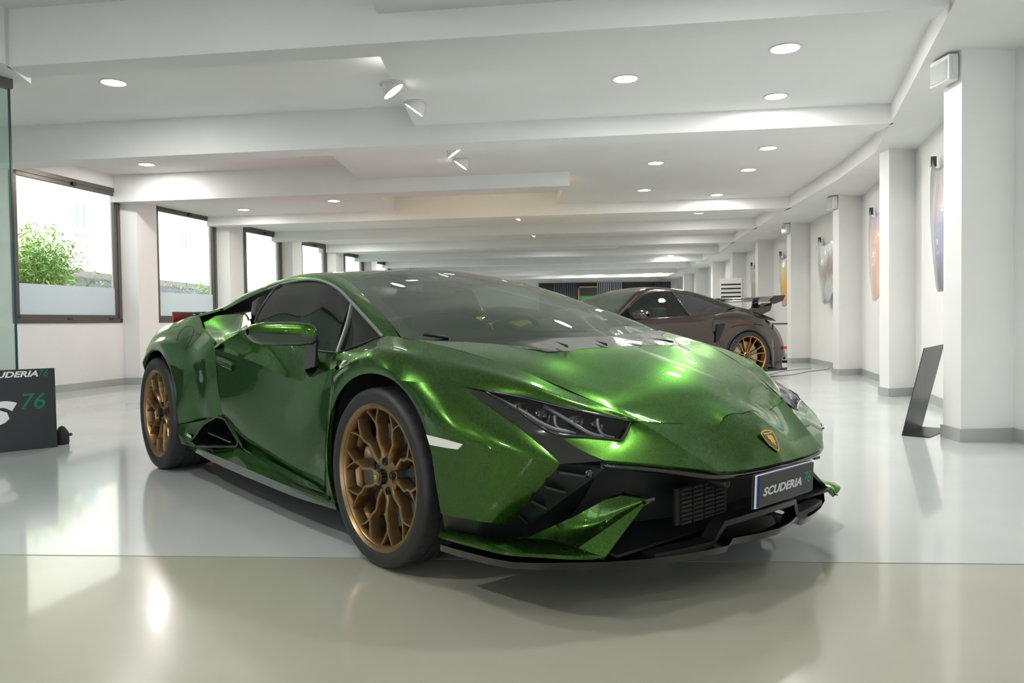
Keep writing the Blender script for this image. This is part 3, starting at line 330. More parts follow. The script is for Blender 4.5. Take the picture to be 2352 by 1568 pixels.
'fin_a': [[(0.6506,-0.8,0.2124),(0.7578,-0.7,0.2804),(0.865,-0.6,0.3485),(0.8886,-0.549,0.3378),(0.9044,-0.515,0.3306)],[(0.7461,-0.7825,0.2137),(0.7983,-0.6942,0.2523),(0.8411,-0.622,0.2838),(0.8727,-0.5685,0.3072),(0.9044,-0.515,0.3306)],[(0.8417,-0.765,0.2151),(0.8624,-0.6825,0.2532),(0.8793,-0.615,0.2844),(0.8919,-0.565,0.3075),(0.9044,-0.515,0.3306)]],
'fin_b': [[(0.8417,-0.765,0.2151),(0.8624,-0.6825,0.2532),(0.8793,-0.615,0.2844),(0.8919,-0.565,0.3075),(0.9044,-0.515,0.3306)],[(0.9043,-0.72,0.1886),(0.9043,-0.6523,0.2355),(0.9044,-0.597,0.2738),(0.9044,-0.556,0.3022),(0.9044,-0.515,0.3306)]],
'fin_u': [(0.9044,-0.515,0.3306),(0.9043,-0.72,0.1886)],
'blade_f': [[(0.3747,-0.915,0.2096),(0.4892,-0.9,0.2139),(0.5836,-0.875,0.2145),(0.625,-0.83,0.2102),(0.6506,-0.8,0.2124),(0.8417,-0.765,0.2151),(0.9043,-0.72,0.1886)],[(0.3876,-0.939,0.2073),(0.5438,-0.93,0.2149),(0.6566,-0.905,0.2156),(0.7157,-0.863,0.2152),(0.7646,-0.83,0.218),(0.8695,-0.786,0.2162),(0.9043,-0.72,0.1946)],[(0.3962,-0.955,0.1957),(0.5802,-0.95,0.2055),(0.7052,-0.925,0.2063),(0.7762,-0.885,0.2086),(0.8406,-0.85,0.2118),(0.8881,-0.8,0.2069),(0.9043,-0.72,0.1886)]],
'carbon': [(0.3698,-0.93,0.154),(0.5454,-0.915,0.1561),(0.6819,-0.88,0.1564),(0.7812,-0.775,0.1552),(0.8643,-0.665,0.153),(0.9701,-0.435,0.1507),(1.0084,-0.24,0.1494),(0.9985,-0.2,0.1631),(1.0481,-0.0,0.1684)],
'plate': [(1.0839,-0.18,0.38),(1.0762,0.18,0.3803),(1.068,0.18,0.2772),(1.079,-0.18,0.2769)],
'badge': [(0.989,-0.05,0.4911),(0.9951,-0.0,0.491),(1.009,0.035,0.4721),(1.0328,-0.0,0.4426),(1.0131,-0.03,0.4558),(0.9989,-0.05,0.4773)],
'mir': {'tip':(-0.7275,-1.12,0.8557),'top':(-0.7014,-1.1,0.8935),'topr':(-0.5254,-0.98,0.8929),'r':(-0.4959,-0.93,0.8438),'rb':(-0.5043,-0.93,0.8312),'bl':(-0.6752,-1.1,0.7922),'br':(-0.5513,-0.97,0.7849),'st':(-0.64,-0.9,0.6893),'st2':(-0.5872,-0.875,0.731),'st3':(-0.6901,-0.92,0.6978)},
'handle': [[(-1.642,-0.922,0.728),(-1.5348,-0.923,0.7173),(-1.4231,-0.923,0.7029)],[(-1.6527,-0.917,0.677),(-1.563,-0.916,0.6666),(-1.4615,-0.914,0.6504)]],
'fuel': [(-2.2772,-0.936,0.7531),(-2.2599,-0.92,0.8295),(-2.1804,-0.9,0.88),(-2.1073,-0.885,0.8746),(-2.0644,-0.905,0.8303),(-2.0804,-0.93,0.769),(-2.1744,-0.937,0.7275)],
'decal': [[(-1.6872,-0.917,0.6342),(-1.5351,-0.914,0.6136)],[(-1.677,-0.897,0.4621),(-1.398,-0.89,0.4294)]]}

# ================================================================== ROOM
SOF, CEIL_LO, CEIL_HI = 2.73, 2.92, 3.13
def skew(x, y0): return y0-.137*x            # cross beams run slightly oblique
PIL=[(3.142,5.395),(4.155,8.50),(4.957,11.694),(5.44,15.038),(5.86,18.35),(6.2,21.65),(6.5,24.95),(6.78,28.25),(7.05,31.55)]
WALLR=[(3.30,-4.5),(3.36,2.0),(3.531,5.42),(4.50,8.60),(5.37,11.84),(5.84,15.12),(6.25,18.4),(6.6,21.7),(6.9,25.0),(7.18,28.3),(7.45,31.6),(7.75,36.0)]
LW=[((-6.27,9.55),(-5.878,11.667)),((-5.98,12.3),(-5.56,14.85)),((-5.62,15.55),(-5.17,17.75)),((-5.25,18.55),(-4.78,20.45)),((-4.88,21.8),(-4.44,23.7)),((-4.5,24.9),(-4.1,26.8))]
# floor: two zones meeting at a joint a little in front of the near front wheel
def fz(x): return 2.855-.071*x
fl=MB().add([(-12,fz(-12),0),(12,fz(12),0),(12,40,0),(-12,40,0)],[(0,1,2,3)]).build('floor',M['floor']); struct(fl)
f2=MB().add([(-12,-6,0),(12,-6,0),(12,fz(12),0),(-12,fz(-12),0)],[(0,1,2,3)]).build('floor',M['floor2']); struct(f2)
struct(MB().prism([(-12,fz(-12)-.002),(12,fz(12)-.002),(12,fz(12)+.002),(-12,fz(-12)+.002)],.0,.0012).build('trim_1',mat('floor_joint',(.2,.21,.19),.5)))
# right wall, as a thick polyline
def wall_poly(name, pts, side, z0=0, z1=3.4, th=.25, m=None):
    mb=MB()
    for a,b in zip(pts[:-1],pts[1:]):
        a=Vector((*a,0)); b=Vector((*b,0)); n=(b-a).cross(Vector((0,0,1))).normalized()*side*th
        mb.prism([tuple(a)[:2],tuple(b)[:2],tuple(b+n)[:2],tuple(a+n)[:2]],z0,z1)
    return struct(mb.build(name, m or M['plaster']))
wall_poly('wall_right', WALLR, 1)
def baseboard(name, pts, h=.092, t=.014, side=-1):
    mb=MB()
    for a,b in zip(pts[:-1],pts[1:]):
        a=Vector((*a,0)); b=Vector((*b,0)); d=(b-a).normalized(); n=d.cross(Vector((0,0,1)))*side*t
        mb.prism([tuple(a-d*t)[:2],tuple(b+d*t)[:2],tuple(b+d*t+n)[:2],tuple(a-d*t+n)[:2]],0,h)
    return struct(mb.build(name,M['base']))
baseboard('baseboard_right', WALLR)
for i,(x,y) in enumerate(PIL):
    w=WALLR[min(i+2,len(WALLR)-1)]; d=(Vector(WALLR[i+2 if i+3<len(WALLR) else i+1])-Vector((x,y)))
    ax=Vector((.39,.03)) if i==0 else Vector((w[0]-x, w[1]-y)); ax=ax.normalized()*(ax.length+.12); ay=Vector((.012,.245))
    p=[Vector((x,y)),Vector((x,y))+ax,Vector((x,y))+ax+ay,Vector((x,y))+ay]
    struct(MB().prism([tuple(q) for q in p],0,SOF).build('pillar',M['plaster']))
    baseboard('baseboard_pillar',[tuple(p[3]),tuple(p[0]),tuple(Vector((x,y))+ax*.76)],side=1)
# longitudinal beam over the pillars
EDGE=[(1.2,-4.5),(1.9,2.4),(2.617,4.558),(3.367,6.638),(4.107,8.724),(4.40,10.4),(4.57,11.99),(4.90,14.92),(5.24,17.67),(5.80,21.7),(6.25,26.0),(6.9,36)]
mb=MB()
for a,b in zip(EDGE[:-1],EDGE[1:]): mb.prism([a,b,(b[0]+3.2,b[1]),(a[0]+3.2,a[1])],SOF,3.4)
struct(mb.build('beam_right',M['plaster']))
# cross beams
BY=[5.02,7.92,10.73,13.66,16.55,19.5,22.5,25.5,28.5,31.5,34.2]
def edge_x(y):
    for a,b in zip(EDGE[:-1],EDGE[1:]):
        ya=y-.4*0-.137*a[0]*0
        if a[1]<=y-.5<=b[1]: return a[0]+(b[0]-a[0])*(y-.5-a[1])/(b[1]-a[1])
    return 6
def cross(name,x0,x1,y0,w=.26,z0=SOF,z1=3.4,m=None):
    return struct(MB().prism([(x0,skew(x0,y0)),(x1,skew(x1,y0)),(x1,skew(x1,y0)+w),(x0,skew(x0,y0)+w)],z0,z1).build(name,m or M['ceiling']))
for i,y in enumerate(BY):
    xl=-5.95+.11*max(0,y-11); xr=edge_x(y)+.03
    if i==0: xl=-3.55
    if i==2: xr=.82
    w=.25 if i==0 else .34
    cross('cross_beam',xl,xr,y,w)
for y in (2.1,-.8,-3.6): cross('cross_beam',-7,6,y,.25)
# ceilings: high slab everywhere, lowered panels
struct(MB().prism([(-7.3,-6),(9,-6),(9,38),(-3.2,38),(-6.3,13),(-6.5,9.4),(-7.3,8.2)],CEIL_HI,3.6).build('ceiling',M['ceiling']))
def drop(x0,x1,ya,yb,z=CEIL_LO):
    return struct(MB().prism([(x0,skew(x0,ya)),(x1,skew(x1,ya)),(x1,skew(x1,yb)),(x0,skew(x0,yb))],z,3.2).build('ceiling',M['ceiling']))
drop(-.86,6,2.3,5.1); drop(-.98,6,5.2,8.0); drop(-2.15,.821,8.2,10.8); drop(.82,7,8.2,13.7,CEIL_LO); drop(-6,-2.06,11.0,13.7,2.9)
drop(-5.7,7,14.0,16.6,2.94); drop(-5.4,7,16.8,19.6,2.94); drop(-5,3.0,19.8,22.6); drop(-4.6,1.0,22.8,25.6,2.95); drop(-4.3,8,25.8,28.6); drop(-4,8,28.8,34)
# left wall with windows: each bay is a slightly turned segment, a pillar between bays
WZ0, WZ1 = .935, 2.938
def prism_on(mb,a,b,s0,s1,z0,z1,t0,t1):      # box on the line a->b between distances s0..s1, offsets t0..t1 to the room side
    a=Vector(a); b=Vector(b); d=(b-a).normalized(); n=Vector((d.y,-d.x))
    p=[a+d*s0+n*t0, a+d*s1+n*t0, a+d*s1+n*t1, a+d*s0+n*t1]
    return mb.prism([tuple(q) for q in p],z0,z1)
WIN=[((-6.28,9.72),(-5.880,11.655)),((-5.975,12.98),(-5.589,14.683)),((-5.56,16.1),(-5.204,17.567)),((-5.16,18.95),(-4.813,20.22)),((-4.80,22.2),(-4.472,23.48)),((-4.43,25.2),(-4.144,26.5))]
for i,(wa,wb) in enumerate(WIN):
    a=Vector(wa); b=Vector(wb); d=(b-a).normalized(); L=(b-a).length; n=Vector((d.y,-d.x))
    ext0=2.2 if i==0 else .75; ext1=.02
    mb=MB()
    prism_on(mb,wa,wb,-ext0,L+ext1,0,WZ0,-.14,0); prism_on(mb,wa,wb,-ext0,L+ext1,WZ1,3.4,-.14,0)
    prism_on(mb,wa,wb,-ext0,0,WZ0,WZ1,-.14,0)
    prism_on(mb,wa,wb,L,L+.5,WZ0-.02,WZ1+.02,-.16,-.06)
    struct(mb.build('wall_left',M['plaster']))
    win=empty('window_%d'%(i+1),(wa[0],wa[1],0)); struct(win)
    def loc(o, wa=wa, win=win): o.parent=win; o.matrix_parent_inverse=Matrix.Translation((-wa[0],-wa[1],0)); return o
    fw=.062
    fr=MB()
    for (s0,s1,z0,z1) in ((0,L,WZ1-fw,WZ1),(0,L,WZ0,WZ0+fw),(0,fw,WZ0,WZ1),(L-fw,L,WZ0,WZ1)): prism_on(fr,wa,wb,s0,s1,z0,z1,-.05,.012)
    loc(bevel(fr.build('window_frame',M['alu']),.004))
    sa=MB(); q=fw-.004; w2=.058
    for (s0,s1,z0,z1) in ((q,L-q,WZ1-q-w2,WZ1-q),(q,L-q,WZ0+q,WZ0+q+w2),(q,q+w2,WZ0+q,WZ1-q),(L-q-w2,L-q,WZ0+q,WZ1-q)): prism_on(sa,wa,wb,s0,s1,z0,z1,-.045,.0)
    loc(bevel(sa.build('window_sash',M['alu']),.004))
    zi0=WZ0+q+w2; zi1=WZ1-q-w2; si0=q+w2; si1=L-q-w2
    loc(prism_on(MB(),wa,wb,si0,si1,zi0,zi1,-.026,-.020).build('pane',M['pane']))
    loc(prism_on(MB(),wa,wb,si0,si1,zi0,1.452,-.0185,-.0175).build('frosted_film',M['frost']))
    loc(prism_on(MB(),wa,wb,L*.52,L*.52+.07,WZ1-q-.035,WZ1-q+.01,0,.03).build('latch',M['satin']))
    loc(prism_on(MB(),wa,wb,L*.45,L*.45+.08,WZ0+q-.01,WZ0+q+.012,0,.02).build('hinge',M['satin']))
    if i==0: loc(prism_on(MB(),wa,wb,L*.86,L*.86+.08,WZ0+q-.01,WZ0+q+.012,0,.02).build('hinge',M['satin']))
    # pillar after the window
    if i<5:
        nx=WIN[i+1][0]
        px0=b.x; py0=b.y+.012; px1=b.x+.23
        struct(MB().prism([(px0-.14,py0),(px1,py0+.045-.0),(px1+.09,py0+.50),(px0-.10,py0+.50)],0,3.4).build('pillar',M['plaster']))
        struct(MB().prism([(px0-.02,py0-.012),(px1+.012,py0+.033),(px1+.104,py0+.50),(px1+.09,py0+.5),(px1,py0+.045),(px0-.02,py0)],0,.1).build('baseboard_pillar',M['base']))
    mb=MB(); prism_on(mb,wa,wb,-ext0,L+ext1,0,.1,0,.014); struct(mb.build('baseboard_left',M['base']))
wall_poly('wall_left',[(-4.1,26.7),(-3.0,36)],-1)
wall_poly('wall_left',[(-6.8,8.2),(-7.0,6.0),(-7.0,-5)],1)
# back wall: white with dark panelled part
struct(MB().prism([(-3.5,36),(8,36),(8,36.3),(-3.5,36.3)],0,3.4).build('wall_back',M['plaster']))
slat=empty('slatted_wall_panel',(4.2,35.9,0),label='dark blue vertical slat panelling across the far end wall behind the grey car',cat='wall panel')
dk=mat('slat_blue_grey',(.055,.065,.085),.45); dkl=mat('slat_pale_grey',(.30,.30,.36),.45)
MB().box(-2.9,3.2,-.02,.05,0,2.62).build('backing',mat('panel_black',(.01,.01,.012),.5),slat)
k=0; x=-2.9
sl0=MB().box(-.03,.03,-.06,-.02,.0,2.62)
sd=sl0.build('slat',dk,slat); sd.location=(x,0,0)
sp=MB().box(-.03,.03,-.06,-.02,.0,2.62).build('slat',dkl,slat); sp.location=(.0,0,0)
while x<3.1:
    x+=.10
    if -1.05<x<-.25 or x>.95 and x<2.5 or x<-2.2: continue
    o=(sp if -.25<=x<.95 else sd).copy(); COL.objects.link(o); o.parent=slat; o.location=(x,0,0)
dr=empty('door_1',(3.55,35.75,0)); struct(dr)
MB().box(-.42,.42,-.02,.03,0,2.38).build('door_panel',mat('door_black',(.012,.012,.014),.3),dr)
fm=MB(); fm.box(-.47,-.41,-.05,.03,0,2.44); fm.box(-.47,.42,-.05,.03,2.38,2.44); fm.build('door_frame',mat('door_wood',(.45,.27,.15),.5),dr)
MB().box(-.38,.38,-.03,-.02,1.2,2.0).build('green_screen',mat('green_glow',(.02,.1,.03),.4,emit=(.03,.28,.06),es=.5),dr)
# behind the camera: front wall with three big shop windows (seen only as reflections)
fw_=MB(); 
xs=[-7,-5.2,-2.4,-1.9,.7,1.2,3.3]
for a_,b_ in ((-7,-5.2),(-2.4,-1.9),(.7,1.2),(3.2,3.5)): fw_.box(a_,b_,-5.0,-4.8,0,3.4)
fw_.box(-7,3.5,-5.0,-4.8,2.55,3.4); fw_.box(-7,3.5,-5.0,-4.8,0,.12)
struct(fw_.build('wall_front',M['plaster']))
for a_,b_ in ((-5.2,-2.4),(-1.9,.7),(1.2,3.2)):
    w_=MB(); w_.box(a_,a_+.07,-4.95,-4.85,.12,2.55); w_.box(b_-.07,b_,-4.95,-4.85,.12,2.55); w_.box(a_,b_,-4.95,-4.85,.12,.2); w_.box(a_,b_,-4.95,-4.85,2.47,2.55); w_.box((a_+b_)/2-.03,(a_+b_)/2+.03,-4.95,-4.85,.12,2.55); w_.box(a_,b_,-4.95,-4.85,1.35,1.4)
    struct(w_.build('window_frame_front',M['alu']))
# glass partition at the left, with its header
GP=[(-3.72,5.78),(-5.9,1.0)]
a=Vector(GP[0]); b=Vector(GP[1])
hd=MB(); hd.prism([(-3.62,5.9),(-3.52,5.45),(-5.3,1.2),(-7,1.2),(-7,5.9)],SOF,3.4); struct(hd.build('beam_left',M['plaster']))
gp=empty('glass_partition',(-3.72,5.78,0),label='frameless green-tinted glass partition at the left edge behind the black sign',cat='glass partition')
def loc2(o): o.parent=gp; o.matrix_parent_inverse=Matrix.Translation((3.72,-5.78,0)); return o
d=(b-a).normalized(); n=Vector((-d.y,d.x))
def sl(s0,s1,t0,t1): return [tuple(a+d*s0+n*t0),tuple(a+d*s1+n*t0),tuple(a+d*s1+n*t1),tuple(a+d*s0+n*t1)]
loc2(MB().prism(sl(0,2.2,-.006,.006),.02,2.70).build('glass_panel',M['partg']))
loc2(MB().prism(sl(2.21,4.6,-.006,.006),.02,2.70).build('glass_panel',M['partg']))
loc2(MB().prism(sl(-.012,.0,-.007,.007),.0,2.70).build('edge_strip',mat('glass_edge',(.01,.06,.06),.2)))
loc2(MB().prism(sl(-.02,4.6,-.03,.03),2.66,2.735).build('top_rail',M['alu']))
loc2(MB().prism(sl(-.0,4.6,-.02,.02),0,.03).build('bottom_rail',M['steel']))
# ---------------------------------------------------------------- ceiling lights
def downlight(x,y,z,r,label,power=24,col=(1,.97,.92)):
    o=empty('downlight',(x,y,z),label=label,cat='ceiling light',group='recessed round downlights')
    MB().lathe([(r+.0001,-.001),(r+.016,-.001),(r+.018,-.006),(r+.012,-.009),(r,-.006)],40).build('ring',M['lamprim'],o,True)
    MB().lathe([(.001,-.004),(r,-.004),(r,.0)],40).build('diffuser',M['lamp'],o)
    l=bpy.data.lights.new('downlight_lamp','AREA'); l.shape='DISK'; l.size=2*r; l.energy=power; l.color=col
    lo=bpy.data.objects.new('downlight_lamp',l); COL.objects.link(lo); lo.parent=o; lo.location=(0,0,-.012)
    return o
DL=[(2.09,5.88,CEIL_LO,.105,'near right downlight by the ceiling corner, the largest of the row'),
 (2.45,7.14,CEIL_LO,.095,'downlight second from the camera on the right, below the largest one'),
 (.985,6.57,CEIL_LO,.10,'downlight alone at the centre right of the first bay'),
 (3.10,9.30,CEIL_LO,.095,'downlight right of centre in the second bay nearest the right beam'),
 (3.27,10.64,CEIL_LO,.095,'downlight farther back in the second bay beside the right beam'),
 (1.90,10.1,CEIL_LO,.095,'downlight in the middle of the second bay above the grey car'),
 (2.11,12.2,CEIL_LO,.095,'smaller downlight in the third bay above the grey car'),
 (3.40,12.75,CEIL_LO,.095,'smaller downlight in the third bay close to the right beam'),
 (3.66,15.05,2.94,.09,'downlight of the fourth bay close to the right beam'),
 (4.08,18.05,2.94,.09,'downlight of the fifth bay close to the right beam'),
 (-3.64,7.17,CEIL_HI,.105,'large downlight at upper left above the first window'),
 (-5.05,10.8,CEIL_HI,.10,'downlight at left just above the corner of the first window'),
 (-4.68,13.6,2.9,.095,'small downlight above the second window'),
 (-2.90,12.75,2.9,.095,'downlight left of centre in front of the raised ceiling recess'),
 (-3.95,19.15,2.94,.09,'small distant downlight above the car roof at left')]
for q in DL: downlight(*q)
FAR=[(3.73,25.4,.09),(5.08,24.6,.085),(5.2,25.7,.085),(4.45,20.9,.09),(3.54,33.4,.12),(3.85,33.0,.12),(4.9,33.1,.12),(5.88,33.2,.12),(6.35,33.3,.12),(1.46,33.3,.12),(2.5,33.3,.12),(2.0,32.3,.12),(4.3,32.2,.12),(4.95,31.6,.12),(5.9,31.8,.12)]
FAR+=[(-2.8,18.0,.09),(-3.2,24.2,.09),(-2.2,30.2,.1),(1.0,21.2,.09),(0.6,30.0,.1),(-1.0,33.2,.12)]  # extra downlights added to brighten the far ceiling
for i,(x,y,r) in enumerate(FAR):
    z=CEIL_LO if y>25 else 2.95
    if y<25 or y>30: z=CEIL_HI if (x>1 and y<25.6 and y>22) else CEIL_LO
    if i in (0,1,2): z=2.9
    far_order=sorted([q for q in FAR if q[1]>30],key=lambda q:q[0]/q[1]); near_order=sorted([q for q in FAR if q[1]<=30],key=lambda q:q[0]/q[1])
    W_=['leftmost','second from left','third from left','fourth from left','fifth from left','sixth from left','seventh from left','eighth from left','ninth from left','tenth from left','eleventh from left','twelfth from left','thirteenth from left','fourteenth from left']; lab=(W_[far_order.index((x,y,r))]+' of the tiny downlights, some added, clustered above the far dark wall') if y>30 else (W_[near_order.index((x,y,r))]+' of the small distant downlights, some added, in the deep bays')
    o=downlight(x,y,z,r,lab,10 if y>30 else 28)
    if y>30: o['group']='cluster of far downlights'
UW={(-.5,1.2):'almost straight above the photographer',(-2.6,1.4):'left of the photographer, before the glass partition',(1.3,.2):'just right of the photographer',(-4.5,-2.0):'farthest left behind the photographer',(-1.2,-2.2):'behind the photographer near the middle front window',(1.8,-2.8):'farthest right behind the photographer',(1.2,3.6):'above the nose of the green car',(-2.15,3.05):'above the floor left of the green car'}
for (x,y) in ((-.5,1.2),(-2.6,1.4),(1.3,.2),(-4.5,-2.0),(-1.2,-2.2),(1.8,-2.8),(1.2,3.6),(-2.15,3.05)):  # unseen lamps added for the light; two aimed at bumper and pillar highlights
    l=bpy.data.lights.new('added_unseen_lamp','AREA'); l.shape='DISK'; l.size=.24; l.energy=42 if x==-2.6 else 24 if y>2.5 else 6; l.color=(1,.97,.92)
    o=empty('downlight',(x,y,CEIL_LO if (x>-.8 and y>2.2) else CEIL_HI),label='added downlight outside the picture, '+UW[(x,y)],cat='ceiling light',group='added unseen downlights')
    lo=bpy.data.objects.new('downlight_lamp',l); COL.objects.link(lo); lo.parent=o; lo.location=(0,0,-.012)
    MB().lathe([(.001,-.004),(.1,-.004),(.1,.0)],32).build('diffuser',M['lamp'],o)
# adjustable tilted spotlights
def spot(x,y,z,ang,label,big=1.0,power=14):
    o=empty('tilted_spotlight',(x,y,z),ang,label,'spotlight','adjustable tilted ceiling spotlights')
    r=.085*big
    MB().lathe([(r+.004,-.001),(r+.024,-.001),(r+.026,-.008),(r+.006,-.010)],36).build('ring',M['lamprim'],o,True)
    # tilted cylinder: cut obliquely
    n=32; top=[(r*cos(2*pi*k/n), r*sin(2*pi*k/n), .0) for k in range(n)]
    bot=[]
    for k in range(n):
        a_=2*pi*k/n; xx=.02*big+(r*.93)*cos(a_); bot.append((xx*1.0, r*.93*sin(a_), -.012-(1-(cos(a_)+1)/2)*.115*big))
    v=top+bot; f=[(k,(k+1)%n,n+(k+1)%n,n+k) for k in range(n)]
    mesh_obj('housing',v,f,M['lamprim'],o)
    c_=sum((Vector(q) for q in bot),Vector())/n
    mesh_obj('diffuser',[c_]+[c_+(Vector(q)-c_)*.9 for q in bot],[(0,1+(k+1)%n,1+k) for k in range(n)],M['lamp'],o,False)
    l=bpy.data.lights.new('spot_lamp','SPOT'); l.energy=power*2.2; l.spot_size=radians(110); l.spot_blend=.6; l.shadow_soft_size=.06; l.color=(.95,.99,1)
    lo=bpy.data.objects.new('spot_lamp',l); COL.objects.link(lo); lo.parent=o; lo.location=c_+Vector((.03,0,-.02))
    lo.rotation_euler=Vector((.75,0,-.66)).to_track_quat('-Z','Y').to_euler()
    return o
spot(-1.0,6.62,CEIL_HI if False else CEIL_LO,0.0,'nearer tilted spotlight of the front pair, glowing lens turned to the right')
spot(-.86,7.2,CEIL_LO,pi-.1,'farther tilted spotlight of the front pair, turned away to the left')
spot(-.66,9.05,CEIL_LO,.1,'nearer tilted spotlight of the second pair, turned to the right')
spot(-.60,9.75,CEIL_LO,pi,'farther tilted spotlight of the second pair, turned to the left')
spot(.13,14.9,2.94,pi+.3,'single small tilted spotlight near the middle of the ceiling')
spot(.50,17.8,2.94,pi+.3,'tiny tilted spotlight behind the single one in the middle')
spot(1.6,26.4,CEIL_LO,pi+.3,'tiniest distant tilted spotlight above the windshield')
# added glowing strip, no known lamp, warms the recess of the third bay
struct(MB().prism([(-2.0,skew(-2.0,11.08)),(.7,skew(.7,11.08)),(.7,skew(.7,11.10)),(-2.0,skew(-2.0,11.10))],2.80,2.83).build('added_glow_strip',mat('added_warm_glow',(1,.8,.4),.5,emit=(1,.74,.28),es=26)))
# emergency light units on pillars
def emerg(i,label):
    x,y=PIL[i]; o=empty('emergency_light',(x-.0,y+.03,SOF),.05,label,'emergency light','white emergency lights on pillar tops')
    bevel(MB().box(-.075,-.002,.0,.23,-.20,-.015).build('housing',mat('emergency_white',(.78,.78,.77),.4),o),.012,3)
    bevel(MB().box(-.084,-.074,.02,.21,-.185,-.05).build('diffuser',glass('clear_lens',(.9,.92,.92),.1,1.45,(.8,.82,.8),.5),o),.004)
    MB().box(-.050,-.012,-.006,.0,-.16,-.04).build('end_cap',M['white'],o)
emerg(0,'large white emergency light at the top of the nearest right pillar')
emerg(2,'small white emergency light at the top of the third pillar')
emerg(3,'small emergency light at the top of the fourth pillar')

# ================================================================== GREEN CAR
YAW=-0.86024083
car=empty('sports_car',(0.21915521,3.40549353,0),YAW,'candy green wedge-shaped supercar with bronze wheels parked in the foreground','car')
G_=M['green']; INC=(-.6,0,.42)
def both(name, rows, m, nu=4, nv=3, su=(), sv=(), gap=0.0, depth=.012, inc=None, parent=car, edges='udlr', label=None, smooth=True, thick=True):
    g=grid(rows,nu,nv,su,sv); ic=inc
    if ic is None:
        c=sum((p for r in g for p in r),Vector())/sum(len(r) for r in g); ic=(c.x-.0,0,.40)
    a=panel(name,g,m,parent,gap,depth,ic,edges,smooth,thick)
    b=panel(name,mir(g),m,parent,gap,depth,(ic[0],-ic[1],ic[2]),edges,smooth,thick)
    if label: a['label']=label; b['label']=label
    return a,b
def centred(name, rows, m, nu=4, nv=3, su=(), sv=(), gap=0.0, depth=.012, inc=(0,0,.2), parent=car, edges='udlr', thick=True):
    g=grid(rows,nu,nv,su,sv); g=[r+[Vector((p.x,-p.y,p.z)) for p in r[-2::-1]] for r in g]
    return panel(name,g,m,parent,gap,depth,inc,edges,True,thick)
# --- upper body panels
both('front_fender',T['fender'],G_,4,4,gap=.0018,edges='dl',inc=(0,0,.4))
both('wheel_arch_flare',T['flare'],G_,4,3,depth=.006,inc=(0,0,.33))
both('wheel_arch_flare',T['flaref'],G_,4,3,depth=.006,inc=(0,0,.33))
both('front_bumper_upper',T['bumper_upper'],G_,4,4,gap=.0015,edges='u',inc=(.3,0,.4))
both('front_bumper_side',T['bumper_side'],G_,4,4,gap=.001,edges='dr',inc=(.2,0,.4))
both('bumper_lower_band',T['band'],M['satin'],4,2,inc=(.2,0,.3))
both('bumper_air_duct',T['duct'],M['satin'],3,3,inc=(.2,0,.6),depth=.03)
both('nose_side_panel',T['nose_side'],G_,4,4,su=(2,3),gap=.0012,edges='u',inc=(.2,0,.3))
centred('nose_panel',T['nose_mid'],G_,4,4,su=(2,),gap=.0018,edges='u',inc=(.4,0,.2))
hood=centred('hood',T['hood'],G_,4,4,su=(2,),gap=.002,inc=(.2,0,.2))
centred('cowl_panel',T['cowl'],M['black'],4,3,su=(),gap=.001,edges='d',inc=(.1,0,.2))
both('a_pillar_rail',T['rail'],G_,4,4,gap=.001,edges='d',inc=(-1.2,0,.5))
centred('roof',T['roof'],G_,3,4,gap=.0012,edges='udlr',inc=(-1.4,0,.6))
wsh=centred('windshield',T['windshield'],M['wglass'],3,4,inc=(-.6,0,.4),thick=False)
# black ceramic border of the windshield
def border(name, rows, wd, m, nu=3, nv=4, parent=car, lift=.0008, centre=True):
    g=grid(rows,nu,nv)
    if centre: g=[r+[Vector((p.x,-p.y,p.z)) for p in r[-2::-1]] for r in g]
    R=len(g); C=len(g[0]); v=[]; f=[]
    loop=[(0,j) for j in range(C)]+[(i,C-1) for i in range(1,R)]+[(R-1,j) for j in range(C-2,-1,-1)]+[(i,0) for i in range(R-2,0,-1)]
    cen=g[R//2][C//2]
    N=gnormals(g)
    for (i,j) in loop:
        p=g[i][j]; 
        q=Vector((0,0,0))
        i2=min(max(i,1),R-2); j2=min(max(j,1),C-2)
        # step inward along the grid until the width is reached
        a=p.copy(); ii,jj=i,j; acc=0
        di=(1 if i==0 else -1 if i==R-1 else 0); dj=(1 if j==0 else -1 if j==C-1 else 0)
        w=wd(i/(R-1)) if callable(wd) else wd
        while acc<w:
            ni,nj=ii+di,jj+dj
            if not(0<=ni<R and 0<=nj<C): break
            d=(g[ni][nj]-g[ii][jj]); L=d.length
            if acc+L>=w: a=g[ii][jj]+d*((w-acc)/max(L,1e-6)); acc=w; break
            acc+=L; ii,jj=ni,nj; a=g[ii][jj].copy()
        n=N[i2][j2]; 
        if n.dot(cen-Vector((-.6,0,.3)))<0: n=-n
        v+= [p-n*lift, a-n*lift]
    m_=len(loop)
    for k in range(m_):
        a=2*k; b=2*((k+1)%m_); f.append((a,b,b+1,a+1))
    return mesh_obj(name,v,f,m,parent,True)
border('windshield_border',T['windshield'],.052,mat('ceramic_black',(.008,.008,.009),.35))
